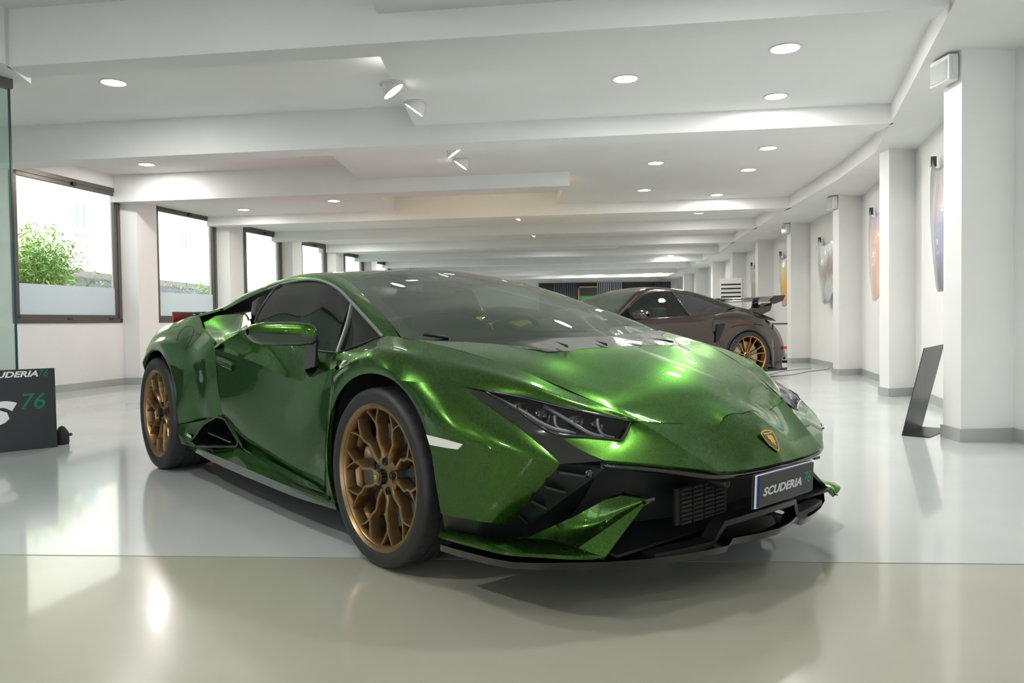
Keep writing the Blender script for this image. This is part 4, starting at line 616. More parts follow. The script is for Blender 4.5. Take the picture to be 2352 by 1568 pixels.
# --- side glass and trims
glo=(-1.0,0,.7)
both('side_window',T['glass'],M['sglass'],4,3,inc=glo,thick=False)
both('quarter_window',T['quarter'],M['sglass'],4,3,inc=(-.4,0,.6),thick=False)
def strip_tube(name,pts,r,m,n=8,k=5,flat=None,parent=car,mirror=True):
    for s in ((1,-1) if mirror else (1,)):
        q=[Vector((p[0],p[1]*s,p[2])) for p in spline(pts,k)]
        o=MB().tube(q,r,n).build(name,m,parent,True)
RO=[r for r in T['rail'][0]]
strip_tube('window_trim',RO[0:10],.0075,M['trim'])
strip_tube('window_divider',[q for q in T['quarter'][0]],.0085,M['trim'])
strip_tube('window_rear_trim',T['win_rear'],.010,M['satin'])
strip_tube('belt_seal',T['glass'][0],.006,M['satin'])
strip_tube('belt_seal',T['belt_q'],.004,M['satin'])
both('upper_intake',T['upper_intake'],M['matte'],3,3,inc=(-1.9,0,.6),thick=False)
for k in range(5):
    t=k/4
    for s in (1,-1):
        a=Vector((-1.60-.11*t,(-.715+.03*t)*s,.945+.012*t)); b=Vector((-1.74-.11*t,(-.630+.01*t)*s,1.045-.022*t))
        MB().obox((a+b)/2,(b-a)/2,Vector((.003,0,0)),Vector((0,.02*s,.006))).build('intake_louver',M['satin'],car)
# --- doors, rear quarter, skirts
both('door',[T['door_up'][0],T['door_up'][1],T['door_up'][2]]+T['door_lo'][1:],G_,4,4,sv=(2,),gap=.0022,depth=.02,inc=(-1.0,0,.5))
both('fender_rear_section',T['fender_rear'],G_,3,3,gap=.001,edges='u',inc=(-.4,0,.4))
tri=[[T['fender'][4][0],T['fender'][2][0],T['fender'][0][0]],[T['door_up'][0][6],T['door_up'][1][6],T['door_up'][2][6]]]
both('fender_top_section',tri,G_,3,2,inc=(-.4,0,.4))
both('rear_quarter_panel',T['quarter_panel'],G_,4,4,gap=.0012,edges='d',inc=(-2.4,0,.45),depth=.02)
both('rear_wheel_arch',T['rear_lip']+[[(p[0],p[1]*.90,p[2]) for p in T['rear_lip'][1]]],G_,4,2,inc=(-2.62,0,.35),depth=.01)
both('shoulder_scoop',T['scoop'],G_,4,4,inc=(-2.0,0,.5))
both('shoulder_blade',T['blade'],G_,4,2,inc=(-2.2,0,.5),depth=.006)
both('side_skirt',T['skirt_a'],G_,4,3,gap=.001,edges='u',inc=(-1.0,0,.35),su=(2,))
both('skirt_ledge',T['skirt_b'],G_,4,3,inc=(-1.0,0,-.1),su=(3,))
both('skirt_lip',T['skirt_lip'],M['black'],4,2,inc=(-1.0,0,.3),depth=.04)
both('rear_skirt_corner',T['skirt_corner'],G_,3,3,inc=(-2.1,0,.5),su=(1,2,3,7))
ip=T['intake']
for s in (1,-1):
    q=[Vector((p[0],p[1]*s,p[2])) for p in ip]
    MB().tube(q,.009,8,closed=True).build('intake_rim',M['black'],car,True)
    cav=[Vector((p.x-.02,p.y*.80,p.z)) for p in q]
    v=q+cav; n=len(q); f=[(k,(k+1)%n,n+(k+1)%n,n+k) for k in range(n)]+[tuple(range(n,2*n))]
    mesh_obj('side_intake_cavity',v,f,M['matte'],car,False)
    MB().obox((-1.78,-.84*s,.275),(.14,.01*s,-.012),(0,.03,0),(0,0,.004)).build('intake_vane',M['black'],car)
# fuel flap seam + door handle
for s in (1,-1):
    fp=[Vector((p[0],p[1]*s,p[2])) for p in T['fuel']]; fp=[p for p in spline(fp+[fp[0]],5)][:-1]
    MB().tube(fp,.0018,6,closed=True).build('fuel_flap_seam',M['satin'],car,True)
both('door_handle',[[(p[0],p[1]-.001,p[2]) for p in T['handle'][0]],[(p[0],p[1]-.005,(p[2]+T['handle'][1][i][2])/2) for i,p in enumerate(T['handle'][0])],[(p[0],p[1]-.001,p[2]) for p in T['handle'][1]]],G_,4,3,inc=(-1.5,0,.7),depth=.012)
for s in (1,-1):
    h0,h1=T['handle']
    ring=[h0[0],h0[1],h0[2],h1[2],h1[1],h1[0]]
    MB().tube([(p[0],(p[1]-.003)*s,p[2]) for p in ring],.0022,6,closed=True).build('handle_seam',M['matte'],car,True)
# --- headlights
for s in (1,-1):
    sgn=lambda g: g if s==1 else mir(g)
    hb=panel('headlight',sgn(grid(T['strip'],4,3)),M['black'],car,.001,.02,(.2,0,.3))
    back=[[(p[0]-.05,p[1]*.955,p[2]-.02) for p in r] for r in T['lens']]
    pb=panel('headlight_bowl',sgn(grid(back,4,2)),mat('headlight_inner',(.02,.02,.022),.3),hb,0,.01,(.2,0,.3))
    panel('headlight_lens',sgn(grid(T['lens'],4,3)),M['lens'],hb,.001,.01,(.2,0,.3),thick=False)
    q=grid(T['lens'],4,3); rim=[p for p in q[0]]+[q[i][-1] for i in range(1,len(q))]+[p for p in q[-1]][::-1]+[q[i][0] for i in range(len(q)-2,0,-1)]
    MB().tube([(p.x,p.y*s,p.z) for p in rim],.005,6,closed=True).build('headlight_rim',M['black'],hb,True)
    lg=mat('light_guide',(.22,.225,.24),.3,.3)
    for pth in T['drl']: MB().tube([(p[0],p[1]*s,p[2]) for p in spline(pth,4)],.0065,8).build('light_guide',lg,hb,True)
    for pth in T['drl2']: MB().tube([(p[0],p[1]*s,p[2]) for p in spline(pth,4)],.0048,8).build('light_guide',lg,hb,True)
    for (u,v,w,r) in ((.59,-.735,.62,.018),(.655,-.69,.60,.016),(.725,-.61,.582,.014),(.75,-.54,.565,.012)):
        MB().lathe([(.0001,.008),(r*.6,.004),(r,-.004),(r+.004,-.002),(r+.005,.006),(r+.005,-.03)],24,'x',(u-.03,v*s,w-.02)).build('projector',M['black'],hb,True)
    panel('side_marker',sgn(grid(T['marker'],4,2)),mat('marker_white',(.80,.80,.74),.3,coat=.6),car,0,.006,(.2,0,.5))
    # louvres in the duct behind the bumper corner
    for k in range(4):
        t=(k+.5)/4.3
        a=Vector(T['duct'][0][0]).lerp(Vector(T['duct'][0][3]),t); b=Vector(T['duct'][1][0]).lerp(Vector(T['duct'][1][3]),t)
        a.y*=s; b.y*=s
        m=a.lerp(b,.40); MB().obox(m+Vector((.012,-.006*s,0)),(b-a)*.34,Vector((.014,-.012*s,.004)),Vector((0,0,.004))).build('duct_louver',M['satin'],car)
    if s==1: MB().lathe([(.0001,.004),(.009,.004),(.012,.001),(.013,-.01)],20,'x',(.842,-.71*s,.427)).build('parking_sensor',M['black'],car,True)
    # green fins and carbon splitter blade
    lowz=lambda g: g if s==1 else [[p-Vector((.02,0,.045)) for p in r] for r in g]
    panel('bumper_fin',lowz(sgn(grid(T['fin_a'],3,3))),G_,car,0,.012,(.5,0,.1))
    for fk in ('fin_a','fin_b'):
        gi=lowz(sgn(grid(T[fk],3,2))); Ni=gnormals(gi); sI=1 if sum(Ni[1][k].dot(Vector((.3,-s*.6,.7))) for k in range(3))>0 else -1
        gi=[[p-n*sI*.014 for p,n in zip(r,nr)] for r,nr in zip(gi,Ni)]
        panel('fin_inner_skin',gi,M['satin'],car,0,.002,(.5,0,.1),thick=False)
    panel('bumper_fin_tip',lowz(sgn(grid(T['fin_b'],3,2))),G_,car,0,.012,(.4,-.3*s,.2))
    panel('splitter_blade',lowz(sgn(grid(T['blade_f'],4,3))),G_,car,0,.012,(.4,0,.0))
    # intake in the bumper mouth
    tp=Vector(T['fin_u'][0]); MB().obox((tp.x-.04,tp.y*s-.002*s,tp.z+.004),(.05,0,-.004),(0,.02,0),(0,0,.005)).build('fin_cap',M['black'],car)
    MB().lathe([(.0001,.018),(.012,.018),(.016,.012),(.018,-.05)],20,'x',(.985,-.235*s,.352)).build('parking_sensor',M['satin'],car,True)
# lower mouth: trim bar under the nose, dark cavity, grille, splitter
nb=T['nose_side'][2][2:]; bar=[nb[0],nb[1],nb[2]]; nm=[p for p in T['nose_mid'][3]]
low=[(p[0]-.012,p[1],p[2]-.018) for p in [nb[0],nb[1],nb[2]]+nm[1:]]
lowm=low+[(p[0],-p[1],p[2]) for p in low[-2::-1]]
MB().tube(spline(lowm,4),.0085,8).build('mouth_trim_bar',M['black'],car,True)
ca=T['carbon']; cam_=ca+[(p[0],-p[1],p[2]) for p in ca[-2::-1]]
r0=low; r1=[(p[0]-.14,p[1]*.93,p[2]-.03) for p in low]; r2=[(.80,p[1]*.98,.20) for p in low]; r3=[(min(p[0],.92),p[1],.165) for p in low]
def mm(r): return list(r)+[(p[0],-p[1],p[2]) for p in list(r)[-2::-1]]
def interp(row,ys):   # resample a row of points by |y|
    out=[]
    rs=sorted(row,key=lambda p:-p[1])
    for y in ys:
        for a,b in zip(row[:-1],row[1:]):
            lo,hi=sorted((a[1],b[1]))
            if lo-1e-6<=y<=hi+1e-6:
                t=0 if abs(b[1]-a[1])<1e-9 else (y-a[1])/(b[1]-a[1]); out.append(tuple(a[i]+(b[i]-a[i])*t for i in range(3))); break
        else: out.append(tuple(row[0] if abs(y-row[0][1])<abs(y-row[-1][1]) else row[-1]))
    return out
ys=[-.675,-.6,-.5,-.4,-.28,-.2,-.1,-.05,0]
lowi=interp([ (p[0],p[1],p[2]) for p in low],ys)
c0=[p for p in lowi]; c1=[(p[0]-.16,p[1],p[2]-.02) for p in lowi]; c2=[(p[0]-.20,p[1],.22) for p in lowi]; c3=[(.90,p[1],.185) for p in lowi]
cav=grid([mm(c0),mm(c1),mm(c2),mm(c3)],2,3,(),(1,2))
panel('mouth_cavity',cav,mat('mouth_plastic',(.005,.006,.007),.5),car,0,.01,(.2,0,.3))
# side walls of the mouth from duct edge to cavity
both('mouth_side_wall',[[T['duct'][1][0],T['duct'][1][1],T['duct'][1][2],T['duct'][1][3]],[(.78,-.63,.40),(.74,-.66,.34),(.68,-.70,.27),(.60,-.72,.20)],[(.70,-.52,.38),(.68,-.52,.32),(.66,-.52,.26),(.62,-.52,.18)]],M['satin'],3,3,inc=(.3,0,.5))
gsl=mat('grille_dark',(.006,.006,.007),.55)
for s in (1,-1):
    for k in range(9):
        z=.235+.0135*k
        for j in range(4):
            y0=.16+.062*j
            if y0+.05>.42: continue
            MB().box(.935,.942,min(s*y0,s*(y0+.052)),max(s*y0,s*(y0+.052)),z,z+.0065).build('grille_slat',gsl,car)
    MB().box(.925,.934,min(s*.14,s*.42),max(s*.14,s*.42),.235,.352).build('grille_backing',M['matte'],car)
# carbon splitter
ct=[(p[0],p[1],p[2]+.004) for p in ca]; cbm=[(p[0]-.012,p[1]*.99,p[2]-.022) for p in ca]
inn=[(.40,-.86,.155),(.50,-.85,.16),(.55,-.80,.16),(.62,-.70,.16),(.66,-.60,.16),(.75,-.40,.165),(.80,-.24,.17),(.80,-.20,.18),(.82,0,.18)]
spg=grid([mm(inn),mm(ct),mm(cbm),mm([(p[0],p[1],p[2]-.03) for p in inn])],2,2,(6,7,9,10),(1,2))
panel('front_splitter',spg,M['black'],car,0,.005,(.5,0,.15),thick=False)
# inner raised lip behind the splitter
ir=[(.93,-.52,.165),(.955,-.40,.165),(.97,-.27,.165),(.985,-.225,.225),(1.0,-.1,.232),(1.005,0,.234)]
irb=[(p[0]-.02,p[1],p[2]-.05) for p in ir]
panel('lower_grille_frame',grid([mm(ir),mm([(p[0]-.05,p[1],p[2]+.004) for p in ir])],3,1,(2,3,7,8)),M['satin'],car,0,.02,(.9,0,.0))
# --- number plate
P4=[Vector(p) for p in T['plate']]
for k,(off,mt,gr) in enumerate(((-.012,M['satin'],.006),(-.006,mat('plate_white',(.85,.85,.88),.3),.0035),(-.003,mat('plate_blue',(.01,.03,.35),.35),.0005),(0,mat('plate_black',(.035,.035,.038),.45),0))):
    cc=sum(P4,Vector())/4
    ex=(P4[1]-P4[0]).normalized(); ez=(P4[0]-P4[3]).normalized(); en=ex.cross(ez); en=en if en.x>0 else -en
    w=(P4[1]-P4[0]).length/2+gr; h=(P4[0]-P4[3]).length/2+gr
    nme=['plate_holder','plate_edge','plate_edge','number_plate'][k]
    o=bevel(MB().obox(cc+en*off+(-ex*.005*(3-k) if k<3 else Vector()),ex*w,ez*h,en*.0025).build(nme,mt,car),.004,2)
cc=sum(P4,Vector())/4; ex=(P4[1]-P4[0]).normalized(); ez=(P4[0]-P4[3]).normalized(); en=ex.cross(ez)
fs=-1 if en.x<0 else 1
X_=ex if fs==1 else -ex
# reading direction: seen from the front the text runs from the car's right (plate left) to its left
X_=ex; Nn=X_.cross(ez)
def TM(o,X,Z,N): return Matrix(((X.x,Z.x,N.x,o.x),(X.y,Z.y,N.y,o.y),(X.z,Z.z,N.z,o.z),(0,0,0,1)))
off=en*(.0032*(1 if en.x>0 else -1))
text_mesh('plate_lettering','SCUDERIA',.038,mat('plate_silver',(.75,.75,.78),.4),car,TM(cc+off-X_*.158-ez*.016,X_,ez,Nn),.25,.0003,.0012,1.42,1.0)
text_mesh('plate_digits','76',.055,mat('plate_green',(.03,.30,.12),.4),car,TM(cc+off+X_*.105-ez*.014,X_,ez,Nn),.2,.0003,.0002,.95,1.0)
# --- nose badge: shield with gold outline and bull
def badge(parent,c,X,Z,N,s,name='badge'):
    shp=[(-.50,.42),(-.36,.52),(0,.58),(.36,.52),(.50,.42),(.46,.05),(.34,-.25),(.16,-.48),(0,-.60),(-.16,-.48),(-.34,-.25),(-.46,.05)]
    gold=mat('badge_gold',(.85,.55,.10),.22,1); 
    def lay(pts,sc,d,m,nm):
        v=[c+X*(x*s*sc)+Z*(z*s*sc)+N*(d-.0025) for x,z in pts]+[c+X*(x*s*sc)+Z*(z*s*sc)+N*d for x,z in pts]; n=len(pts)
        return mesh_obj(nm,v,[tuple(range(n,2*n))]+[(k,(k+1)%n,n+(k+1)%n,n+k) for k in range(n)],m,parent,False)
    lay(shp,1,.003,gold,name+'_rim'); lay(shp,.88,.0036,mat('badge_black',(.01,.008,.005),.25,coat=1),name+'_field')
    bull=[(-.20,.22),(-.10,.30),(.02,.24),(.14,.26),(.22,.14),(.16,.0),(.20,-.12),(.10,-.10),(.06,-.30),(-.02,-.28),(-.04,-.10),(-.16,-.16),(-.12,.04),(-.22,.08)]
    lay(bull,1.0,.0052,gold,name+'_bull')
    lay([(-.34,.34),(-.34,.40),(.34,.40),(.34,.34)],1,.0045,gold,name+'_bar')
bc=Vector((1.014,0.002,.4655)); Nb=Vector((.80,0,.60)).normalized(); Zb=Vector((-.60,0,.80)).normalized(); Xb=Vector((0,1,0))
badge(car,bc+Nb*.004,Xb,Zb,Nb,.074)
# --- cowl slats
for (xa,ya),(xb,yb) in (((.262,-.285),(.362,-.322)),((.285,-.085),(.368,-.110)),((.275,.085),(.368,.105)),((.262,.285),(.362,.322))):
    a=Vector((xa,ya,.806)); b=Vector((xb,yb,.786)); d=(b-a)/2; n=d.cross(Vector((0,0,1))).normalized()*.0035
    v=[a-n,a+n,b+n,b-n,a,b+Vector((0,0,.010))]
    mesh_obj('cowl_fin',v,[(0,1,2,3),(0,4,1),(0,3,5,4),(1,4,5,2),(3,2,5)],M['black'],car,False)
# --- wiper
MB().tube([(-.02,-.60,.826),(-.035,-.66,.836),(-.05,-.70,.842)],.008,6).build('wiper',M['satin'],car,True)
# --- rear deck and tail
dk=[[(-2.30,-.66,.985),(-2.36,-.45,1.015),(-2.36,-.22,1.035),(-2.36,0,1.04)],[(-2.56,-.74,.938),(-2.60,-.5,.955),(-2.60,-.25,.965),(-2.60,0,.97)],[(-2.80,-.82,.885),(-2.92,-.55,.905),(-2.92,-.28,.91),(-2.92,0,.91)],[(-2.98,-.84,.80),(-3.22,-.58,.855),(-3.30,-.3,.87),(-3.32,0,.87)]]
centred('engine_cover',dk,G_,3,3,inc=(-2.8,0,.3))
tl=[[(-2.98,-.84,.80),(-3.22,-.58,.855),(-3.30,-.3,.87),(-3.32,0,.87)],[(-3.02,-.86,.70),(-3.28,-.62,.74),(-3.37,-.3,.75),(-3.38,0,.75)],[(-3.03,-.86,.45),(-3.30,-.64,.46),(-3.40,-.3,.46),(-3.42,0,.46)],[(-3.00,-.84,.22),(-3.25,-.6,.2),(-3.38,-.3,.18),(-3.40,0,.18)]]
centred('rear_bumper',tl,M['satin'],3,3,inc=(-2.8,0,.4))
both('tail_corner',[[T['quarter_panel'][4][0],T['quarter_panel'][0][0],T['rear_lip'][1][0],(-3.0,-.90,.35),(-3.0,-.88,.22)],[(-2.98,-.84,.80),(-3.02,-.86,.70),(-3.03,-.862,.58),(-3.03,-.86,.45),(-3.0,-.84,.22)]],G_,3,2,inc=(-2.8,0,.4))
both('rear_shoulder',[[T['quarter_panel'][4][i] for i in range(5)],[(-2.98,-.84,.80),(-2.96,-.82,.815),(-2.80,-.82,.885),(-2.56,-.74,.938),(-2.30,-.66,.985)]],G_,3,2,inc=(-2.8,0,.3))
# --- cabin, inner shell
dkm=mat('cabin_black',(.012,.012,.013),.6)
inner=MB(); inner.box(-1.55,-.30,-.76,-.70,.12,.66); inner.box(-1.55,-.30,.70,.76,.12,.66); inner.box(-1.60,.55,-.70,.70,.11,.20); inner.box(-3.1,-1.62,-.58,.58,.12,.84); inner.box(-.1,.62,-.50,.50,.20,.50); inner.box(-2.2,-.45,-.80,.80,.12,.16)
inner.build('underbody',M['matte'],car)
MB().add([(-1.66,-.74,.2),(-1.66,.74,.2),(-1.72,.58,1.05),(-1.72,-.58,1.05)],[(0,1,2,3)]).build('rear_bulkhead',dkm,car)
das=[[(.12,-.62,.80),(.17,-.3,.80),(.18,0,.80)],[(-.25,-.66,.81),(-.22,-.36,.815),(-.24,0,.81)],[(-.48,-.66,.77),(-.46,-.36,.80),(-.48,0,.77)],[(-.55,-.66,.55),(-.52,-.36,.55),(-.52,0,.50)]]
centred('dashboard',das,dkm,4,4,inc=(-.2,0,.3))
MB().obox((-.47,.36,.825),(.11,0,-.01),(0,.17,0),(.0,0,.025)).build('instrument_binnacle',dkm,car)
bevel(car.children[-1],.03,3)
st=[]; c_=Vector((-.74,.36,.755)); nx=Vector((-.93,0,.36)).normalized(); ax=Vector((0,1,0)); az=nx.cross(ax)
for k in range(40):
    a=2*pi*k/40; st.append(c_+ax*cos(a)*.18+az*sin(a)*.175)
MB().tube(st,.016,10,closed=True).build('steering_wheel',M['satin'],car,True)
sw=MB(); sw.tube([c_-ax*.17,c_+ax*.17],.018,8); sw.tube([c_,c_+az*(-.17 if az.z>0 else .17)],.018,8); sw.lathe([(.0001,.02),(.05,.015),(.055,-.02)],20,'x',tuple(c_)); sw.build('steering_hub',M['satin'],car,True)
for s in (-1,1):
    y=.36*s
    b=[[(-1.05,y-.24,.30),(-1.05,y+.24,.30)],[(-1.15,y-.25,.5),(-1.15,y+.25,.5)],[(-1.30,y-.22,.80),(-1.30,y+.22,.80)],[(-1.38,y-.13,.98),(-1.38,y+.13,.98)],[(-1.40,y-.10,1.04),(-1.40,y+.10,1.04)]]
    panel('seat_backrest',grid([[r[0],((r[0][0]-.03),y,r[0][2]),r[1]] for r in b],4,4),mat('seat_alcantara',(.02,.02,.022),.8),car,0,.10,(-1.8,y,.6))
    bevel(MB().box(-1.1,-.62,y-.24,y+.24,.22,.36).build('seat_cushion',dkm,car),.04,3)
MB().obox((-.93,-.02,1.075),(.03,0,.0),(0,.10,0),(-.004,0,.028)).build('interior_mirror',M['satin'],car); bevel(car.children[-1],.012,3)
MB().box(-.9,-.78,-.05,.03,1.07,1.10).build('sensor_cover',M['satin'],car)
MB().obox((-.845,-.085,1.118),(.016,0,-.006),(0,.018,0),(0,0,.001)).build('yellow_sticker',mat('sticker_yellow',(.7,.75,.05),.5),car)
# --- side mirrors
mg=[ # sections from inner to outer: centre x,y,z ; half depth (x), half height up, down
 (-.52,-.925,.838,.010,.018,.012),(-.535,-.93,.838,.060,.045,.035),(-.57,-.96,.842,.085,.052,.045),(-.62,-1.01,.848,.085,.050,.050),(-.67,-1.06,.852,.075,.045,.052),(-.705,-1.10,.856,.055,.034,.045),(-.725,-1.125,.858,.020,.012,.014)]
for s in (1,-1):
    def ringrow(u):
        out=[]
        for (x,y,z,dx,hu,hd) in mg:
            px=cos(u); pz=sin(u)
            ex_=.75
            cx=abs(px)**ex_*(1 if px>0 else -1); cz=abs(pz)**ex_*(1 if pz>0 else -1)
            out.append((x+dx*cx, y*s, z+(hu if pz>0 else hd)*cz))
        return out
    upper=[ringrow(pi*k/10) for k in range(11)]; lower=[ringrow(-pi*k/10) for k in range(11)]
    mh=panel('side_mirror',grid(upper,4,1),G_,car,.0008,.004,(-.62,-1.0*s,.85))
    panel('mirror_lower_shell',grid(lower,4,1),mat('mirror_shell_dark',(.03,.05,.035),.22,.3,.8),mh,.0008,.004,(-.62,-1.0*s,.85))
    # glass faces rearward, stalk with facetted foot
    arm=[[(-.60,-.895*s,.820),(-.52,-.90*s,.820),(-.50,-.925*s,.82),(-.56,-.95*s,.815)],[(-.64,-.885*s,.745),(-.56,-.885*s,.745),(-.55,-.905*s,.745),(-.60,-.925*s,.74)],[(-.70,-.88*s,.690),(-.58,-.86*s,.715),(-.59,-.89*s,.705),(-.68,-.915*s,.685)]]
    ag=[list(r)+[r[0]] for r in arm]
    mo=panel('mirror_stalk',grid(ag,1,4,(1,2,3)),mat('stalk_dark',(.05,.055,.05),.28,.2,.5),mh,0,.002,(-.60,-.90*s,.76),thick=False,smooth=True,angle=30)
# --- wheels
def make_wheel(R, Wd, name='wheel'):
    """local frame: axle along y, outer face towards -y at y=0"""
    ring=MB().lathe([(.247,.050),(.247,.010),(.252,.002),(.258,.003),(.2635,-.002),(.2675,-.007),(.2715,-.005),(.2715,.004),(.262,.02),(.262,.05)],96,'y')
    def yf(r): return .034-.026*(min(r,.26)/.26)**1.6
    def bar(path, m=ring):
        # path: (r, phi, halfwidth)
        P=[Vector((r*cos(a),yf(r),r*sin(a))) for r,a,w in path]; n=len(P); base=len(m.v)
        for i,p in enumerate(P):
            t=(P[min(i+1,n-1)]-P[max(i-1,0)]); t.y=0; t.normalize(); q=Vector((t.z,0,-t.x)); w=path[i][2]
            for a,d in ((-.62,0),(.62,0),(1,.007),(1.12,.046),(-1.12,.046),(-1,.007)): m.v.append(tuple(p+q*w*a+Vector((0,d,0))))
        for i in range(n-1):
            for k in range(6):
                a=base+i*6+k; b=base+i*6+(k+1)%6; m.f.append((a,b,b+6,a+6))
        m.f.append(tuple(base+k for k in range(6))[::-1]); m.f.append(tuple(base+(n-1)*6+k for k in range(6)))
    for k in range(5):
        ph=2*pi*k/5+radians(18)
        for sg in (-1,1):
            A=lambda d: ph+sg*radians(d)
            bar([(.036,A(26),.014),(.066,A(20),.0095),(.090,A(16.5),.0085),(.120,A(20.5),.0080),(.144,A(22.5),.0075),(.170,A(17.5),.0070),(.196,A(17.0),.0070)])
            bar([(.194,A(17.0),.0064),(.222,A(13.0),.0050),(.254,A(8.5),.0050)])
            bar([(.194,A(17.0),.0064),(.222,A(22.0),.0050),(.254,A(28.0),.0050)])
    ring.lathe([(.0001,.026),(.034,.026),(.042,.030),(.062,.034),(.072,.040),(.074,.080)],60,'y')
    ring.lathe([(.262,.045),(.250,.06),(.240,.12),(.240,Wd-.02)],72,'y')
    w=ring.build(name,M['bronze'],None,True,40)
    # tyre
    prof=[(.262,.030),(.264,.006),(.270,-.006),(.283,-.0125),(.30,-.0145),(R-.016,-.011),(R-.006,-.001),(R-.0015,.014)]
    gw=.009
    for g in (.27,.47,.67):
        c0=Wd*g; prof+=[(R,c0-gw),(R-.007,c0-gw+.002),(R-.007,c0+gw-.002),(R,c0+gw)]
    prof+=[(R-.001,Wd-.03),(R-.010,Wd-.012),(.31,Wd-.004),(.262,Wd-.02)]
    nseg=216; ty=MB().lathe(prof,nseg,'y')
    for idx,(x,y,z) in enumerate(ty.v):
        i=idx//nseg; k=idx%nseg; r=sqrt(x*x+z*z)
        if r>R-.012 and (.0<y<Wd*.24 or y>Wd*.72) and k%6==0: f=(r-.0042)/r; ty.v[idx]=(x*f,y,z*f)
    ty.f.append(tuple(range(0)) ) if False else None
    t=ty.build('tyre',M['rubber'],w,True,50)
    lt=mat('tyre_print',(.035,.035,.036),.35)
    cap=MB().lathe([(.0001,.0),(.026,.0),(.030,.003),(.031,.028)],36,'y').build('centre_cap',mat('cap_black',(.01,.01,.01),.2,coat=1),w,True,40)
    badge(w,Vector((0,-.0008,0)),Vector((1,0,0)),Vector((0,0,1)),Vector((0,-1,0)),.040,'cap_badge')
    hole=None
    for k in range(5):
        a=2*pi*k/5+radians(18)
        c=(.056*cos(a),.024,.056*sin(a))
        o=MB().lathe([(.0001,.004),(.0120,.004),(.0122,.0),(.0135,-.001),(.0145,.001),(.0145,.022)],20,'y',(0,0,0)).build('lug_hole',M['matte'],w,True,40) if hole is None else hole.copy()
        if hole is None: hole=o
        else: COL.objects.link(o); o.parent=w
        o.location=(.0555*cos(a),.0275,.0555*sin(a))
    bd=MB().lathe([(.075,.050),(.075,.085),(.10,.086),(.100,.080),(.188,.080),(.190,.083),(.190,.112),(.10,.112)],72,'y').build('brake_disc',mat('brake_steel',(.16,.16,.165),.35,.85),w,True,40)
    hd=MB()
    for j in range(36):
        for q,rr in enumerate((.125,.150,.173)):
            a=2*pi*j/36+q*.06; hd.lathe([(.0001,-.0004),(.0028,-.0004)],6,'y',(rr*cos(a),.080,rr*sin(a)))
    hd.build('disc_holes',M['matte'],w)
    cal=MB(); N=12
    for side,(a0,a1) in enumerate(((radians(150),radians(212)),)):
        v=[]
        for i in range(N+1):
            a=a0+(a1-a0)*i/N
            for r,y in ((.118,.058),(.196,.058),(.204,.066),(.204,.13),(.118,.13)): v.append((r*cos(a),y,r*sin(a)))
        f=[(i*5+k,i*5+(k+1)%5,(i+1)*5+(k+1)%5,(i+1)*5+k) for i in range(N) for k in range(5)]+[tuple(range(5)),tuple(N*5+k for k in range(5))[::-1]]
        cal.add(v,f)
    cal.build('brake_caliper',mat('caliper_black',(.015,.015,.016),.25,coat=.6),w,True,35)
    MB().lathe([(.0001,.125),(.20,.128),(.24,.13)],40,'y').build('brake_shield',M['matte'],w)
    return w
def dup(o,parent):
    c=o.copy(); COL.objects.link(c); c.parent=parent
    for ch in list(o.children): dup(ch,c)
    return c
wf=make_wheel(.3275,.245); wr=make_wheel(.345,.305)
for w,x,z,yface in ((wf,0,.3275,.945),(wr,-2.62,.345,.945)):
    far=dup(w,car)
    w.parent=car; w.location=(x,-yface,z); w.rotation_euler=(0,radians(8),0)
    far.location=(x,yface,z); far.rotation_euler=(0,0,pi)
for s in (1,-1):
    for (x,z,r) in ((0,.33,.425),(-2.62,.345,.42)):
        v=[];f=[];N=28
        for i in range(N+1):
            a=radians(-28)+(radians(236))*i/N
            for y in (.50,.90): v.append((x+r*cos(a),y*s,z+r*sin(a)))
        f=[(2*i,2*i+1,2*i+3,2*i+2) for i in range(N)]
        n0=len(v); v.append((x,.50*s,z)); f+=[(n0,2*i,2*i+2) for i in range(N)]
        mesh_obj('wheel_well_liner',v,f,M['matte'],car,True)
# small flag badge and side script on the skirt corner
MB().obox((-2.07,-.936,.262),(.035,0,-.004),(0,.001,0),(0,0,.008)).build('flag_badge',mat('badge_silver',(.75,.76,.72),.3,.3),car)

# ================================================================== BROWN-GREY COUPE
gcar=empty('coupe_car',(.67,10.64,0),radians(202),'brown-grey metallic coupe with a high rear wing and gold wheels standing behind the green car','car')
GP_=M['greyp']
def bothg(name,rows,m,nu=4,nv=3,su=(),sv=(),gap=0.,depth=.012,inc=(-1.3,0,.5),thick=True,parent=None):
    g=grid(rows,nu,nv,su,sv); a=panel(name,g,m,parent or gcar,gap,depth,inc,'udlr',True,thick); b=panel(name,mir(g),m,parent or gcar,gap,depth,(inc[0],-inc[1],inc[2]),'udlr',True,thick); return a,b
def cg(name,rows,m,nu=4,nv=3,inc=(0,0,.2),gap=0.,thick=True,parent=None,depth=.012):
    g=grid(rows,nu,nv); g=[r+[Vector((p.x,-p.y,p.z)) for p in r[-2::-1]] for r in g]
    return panel(name,g,m,parent or gcar,gap,depth,inc,'udlr',True,thick)
bothg('roof_rail',[U['wt'],[(a[0]*.5+b[0]*.5,a[1]*.5+b[1]*.5+.012,a[2]*.5+b[2]*.5+.01) for a,b in zip(U['wt'],U['rt'])],U['rt']],GP_,4,3)
cg('roof',U['roof'][3:],GP_,4,4,(-1.5,0,.6))
ws=U['roof'][:4]; wbase=[(-.20,.70,.90),(.02,.45,.915),(.10,.2,.92),(.12,0,.92)]
cg('windshield',[wbase]+ws,M['wglass'],4,4,(-.8,0,.4),thick=False)
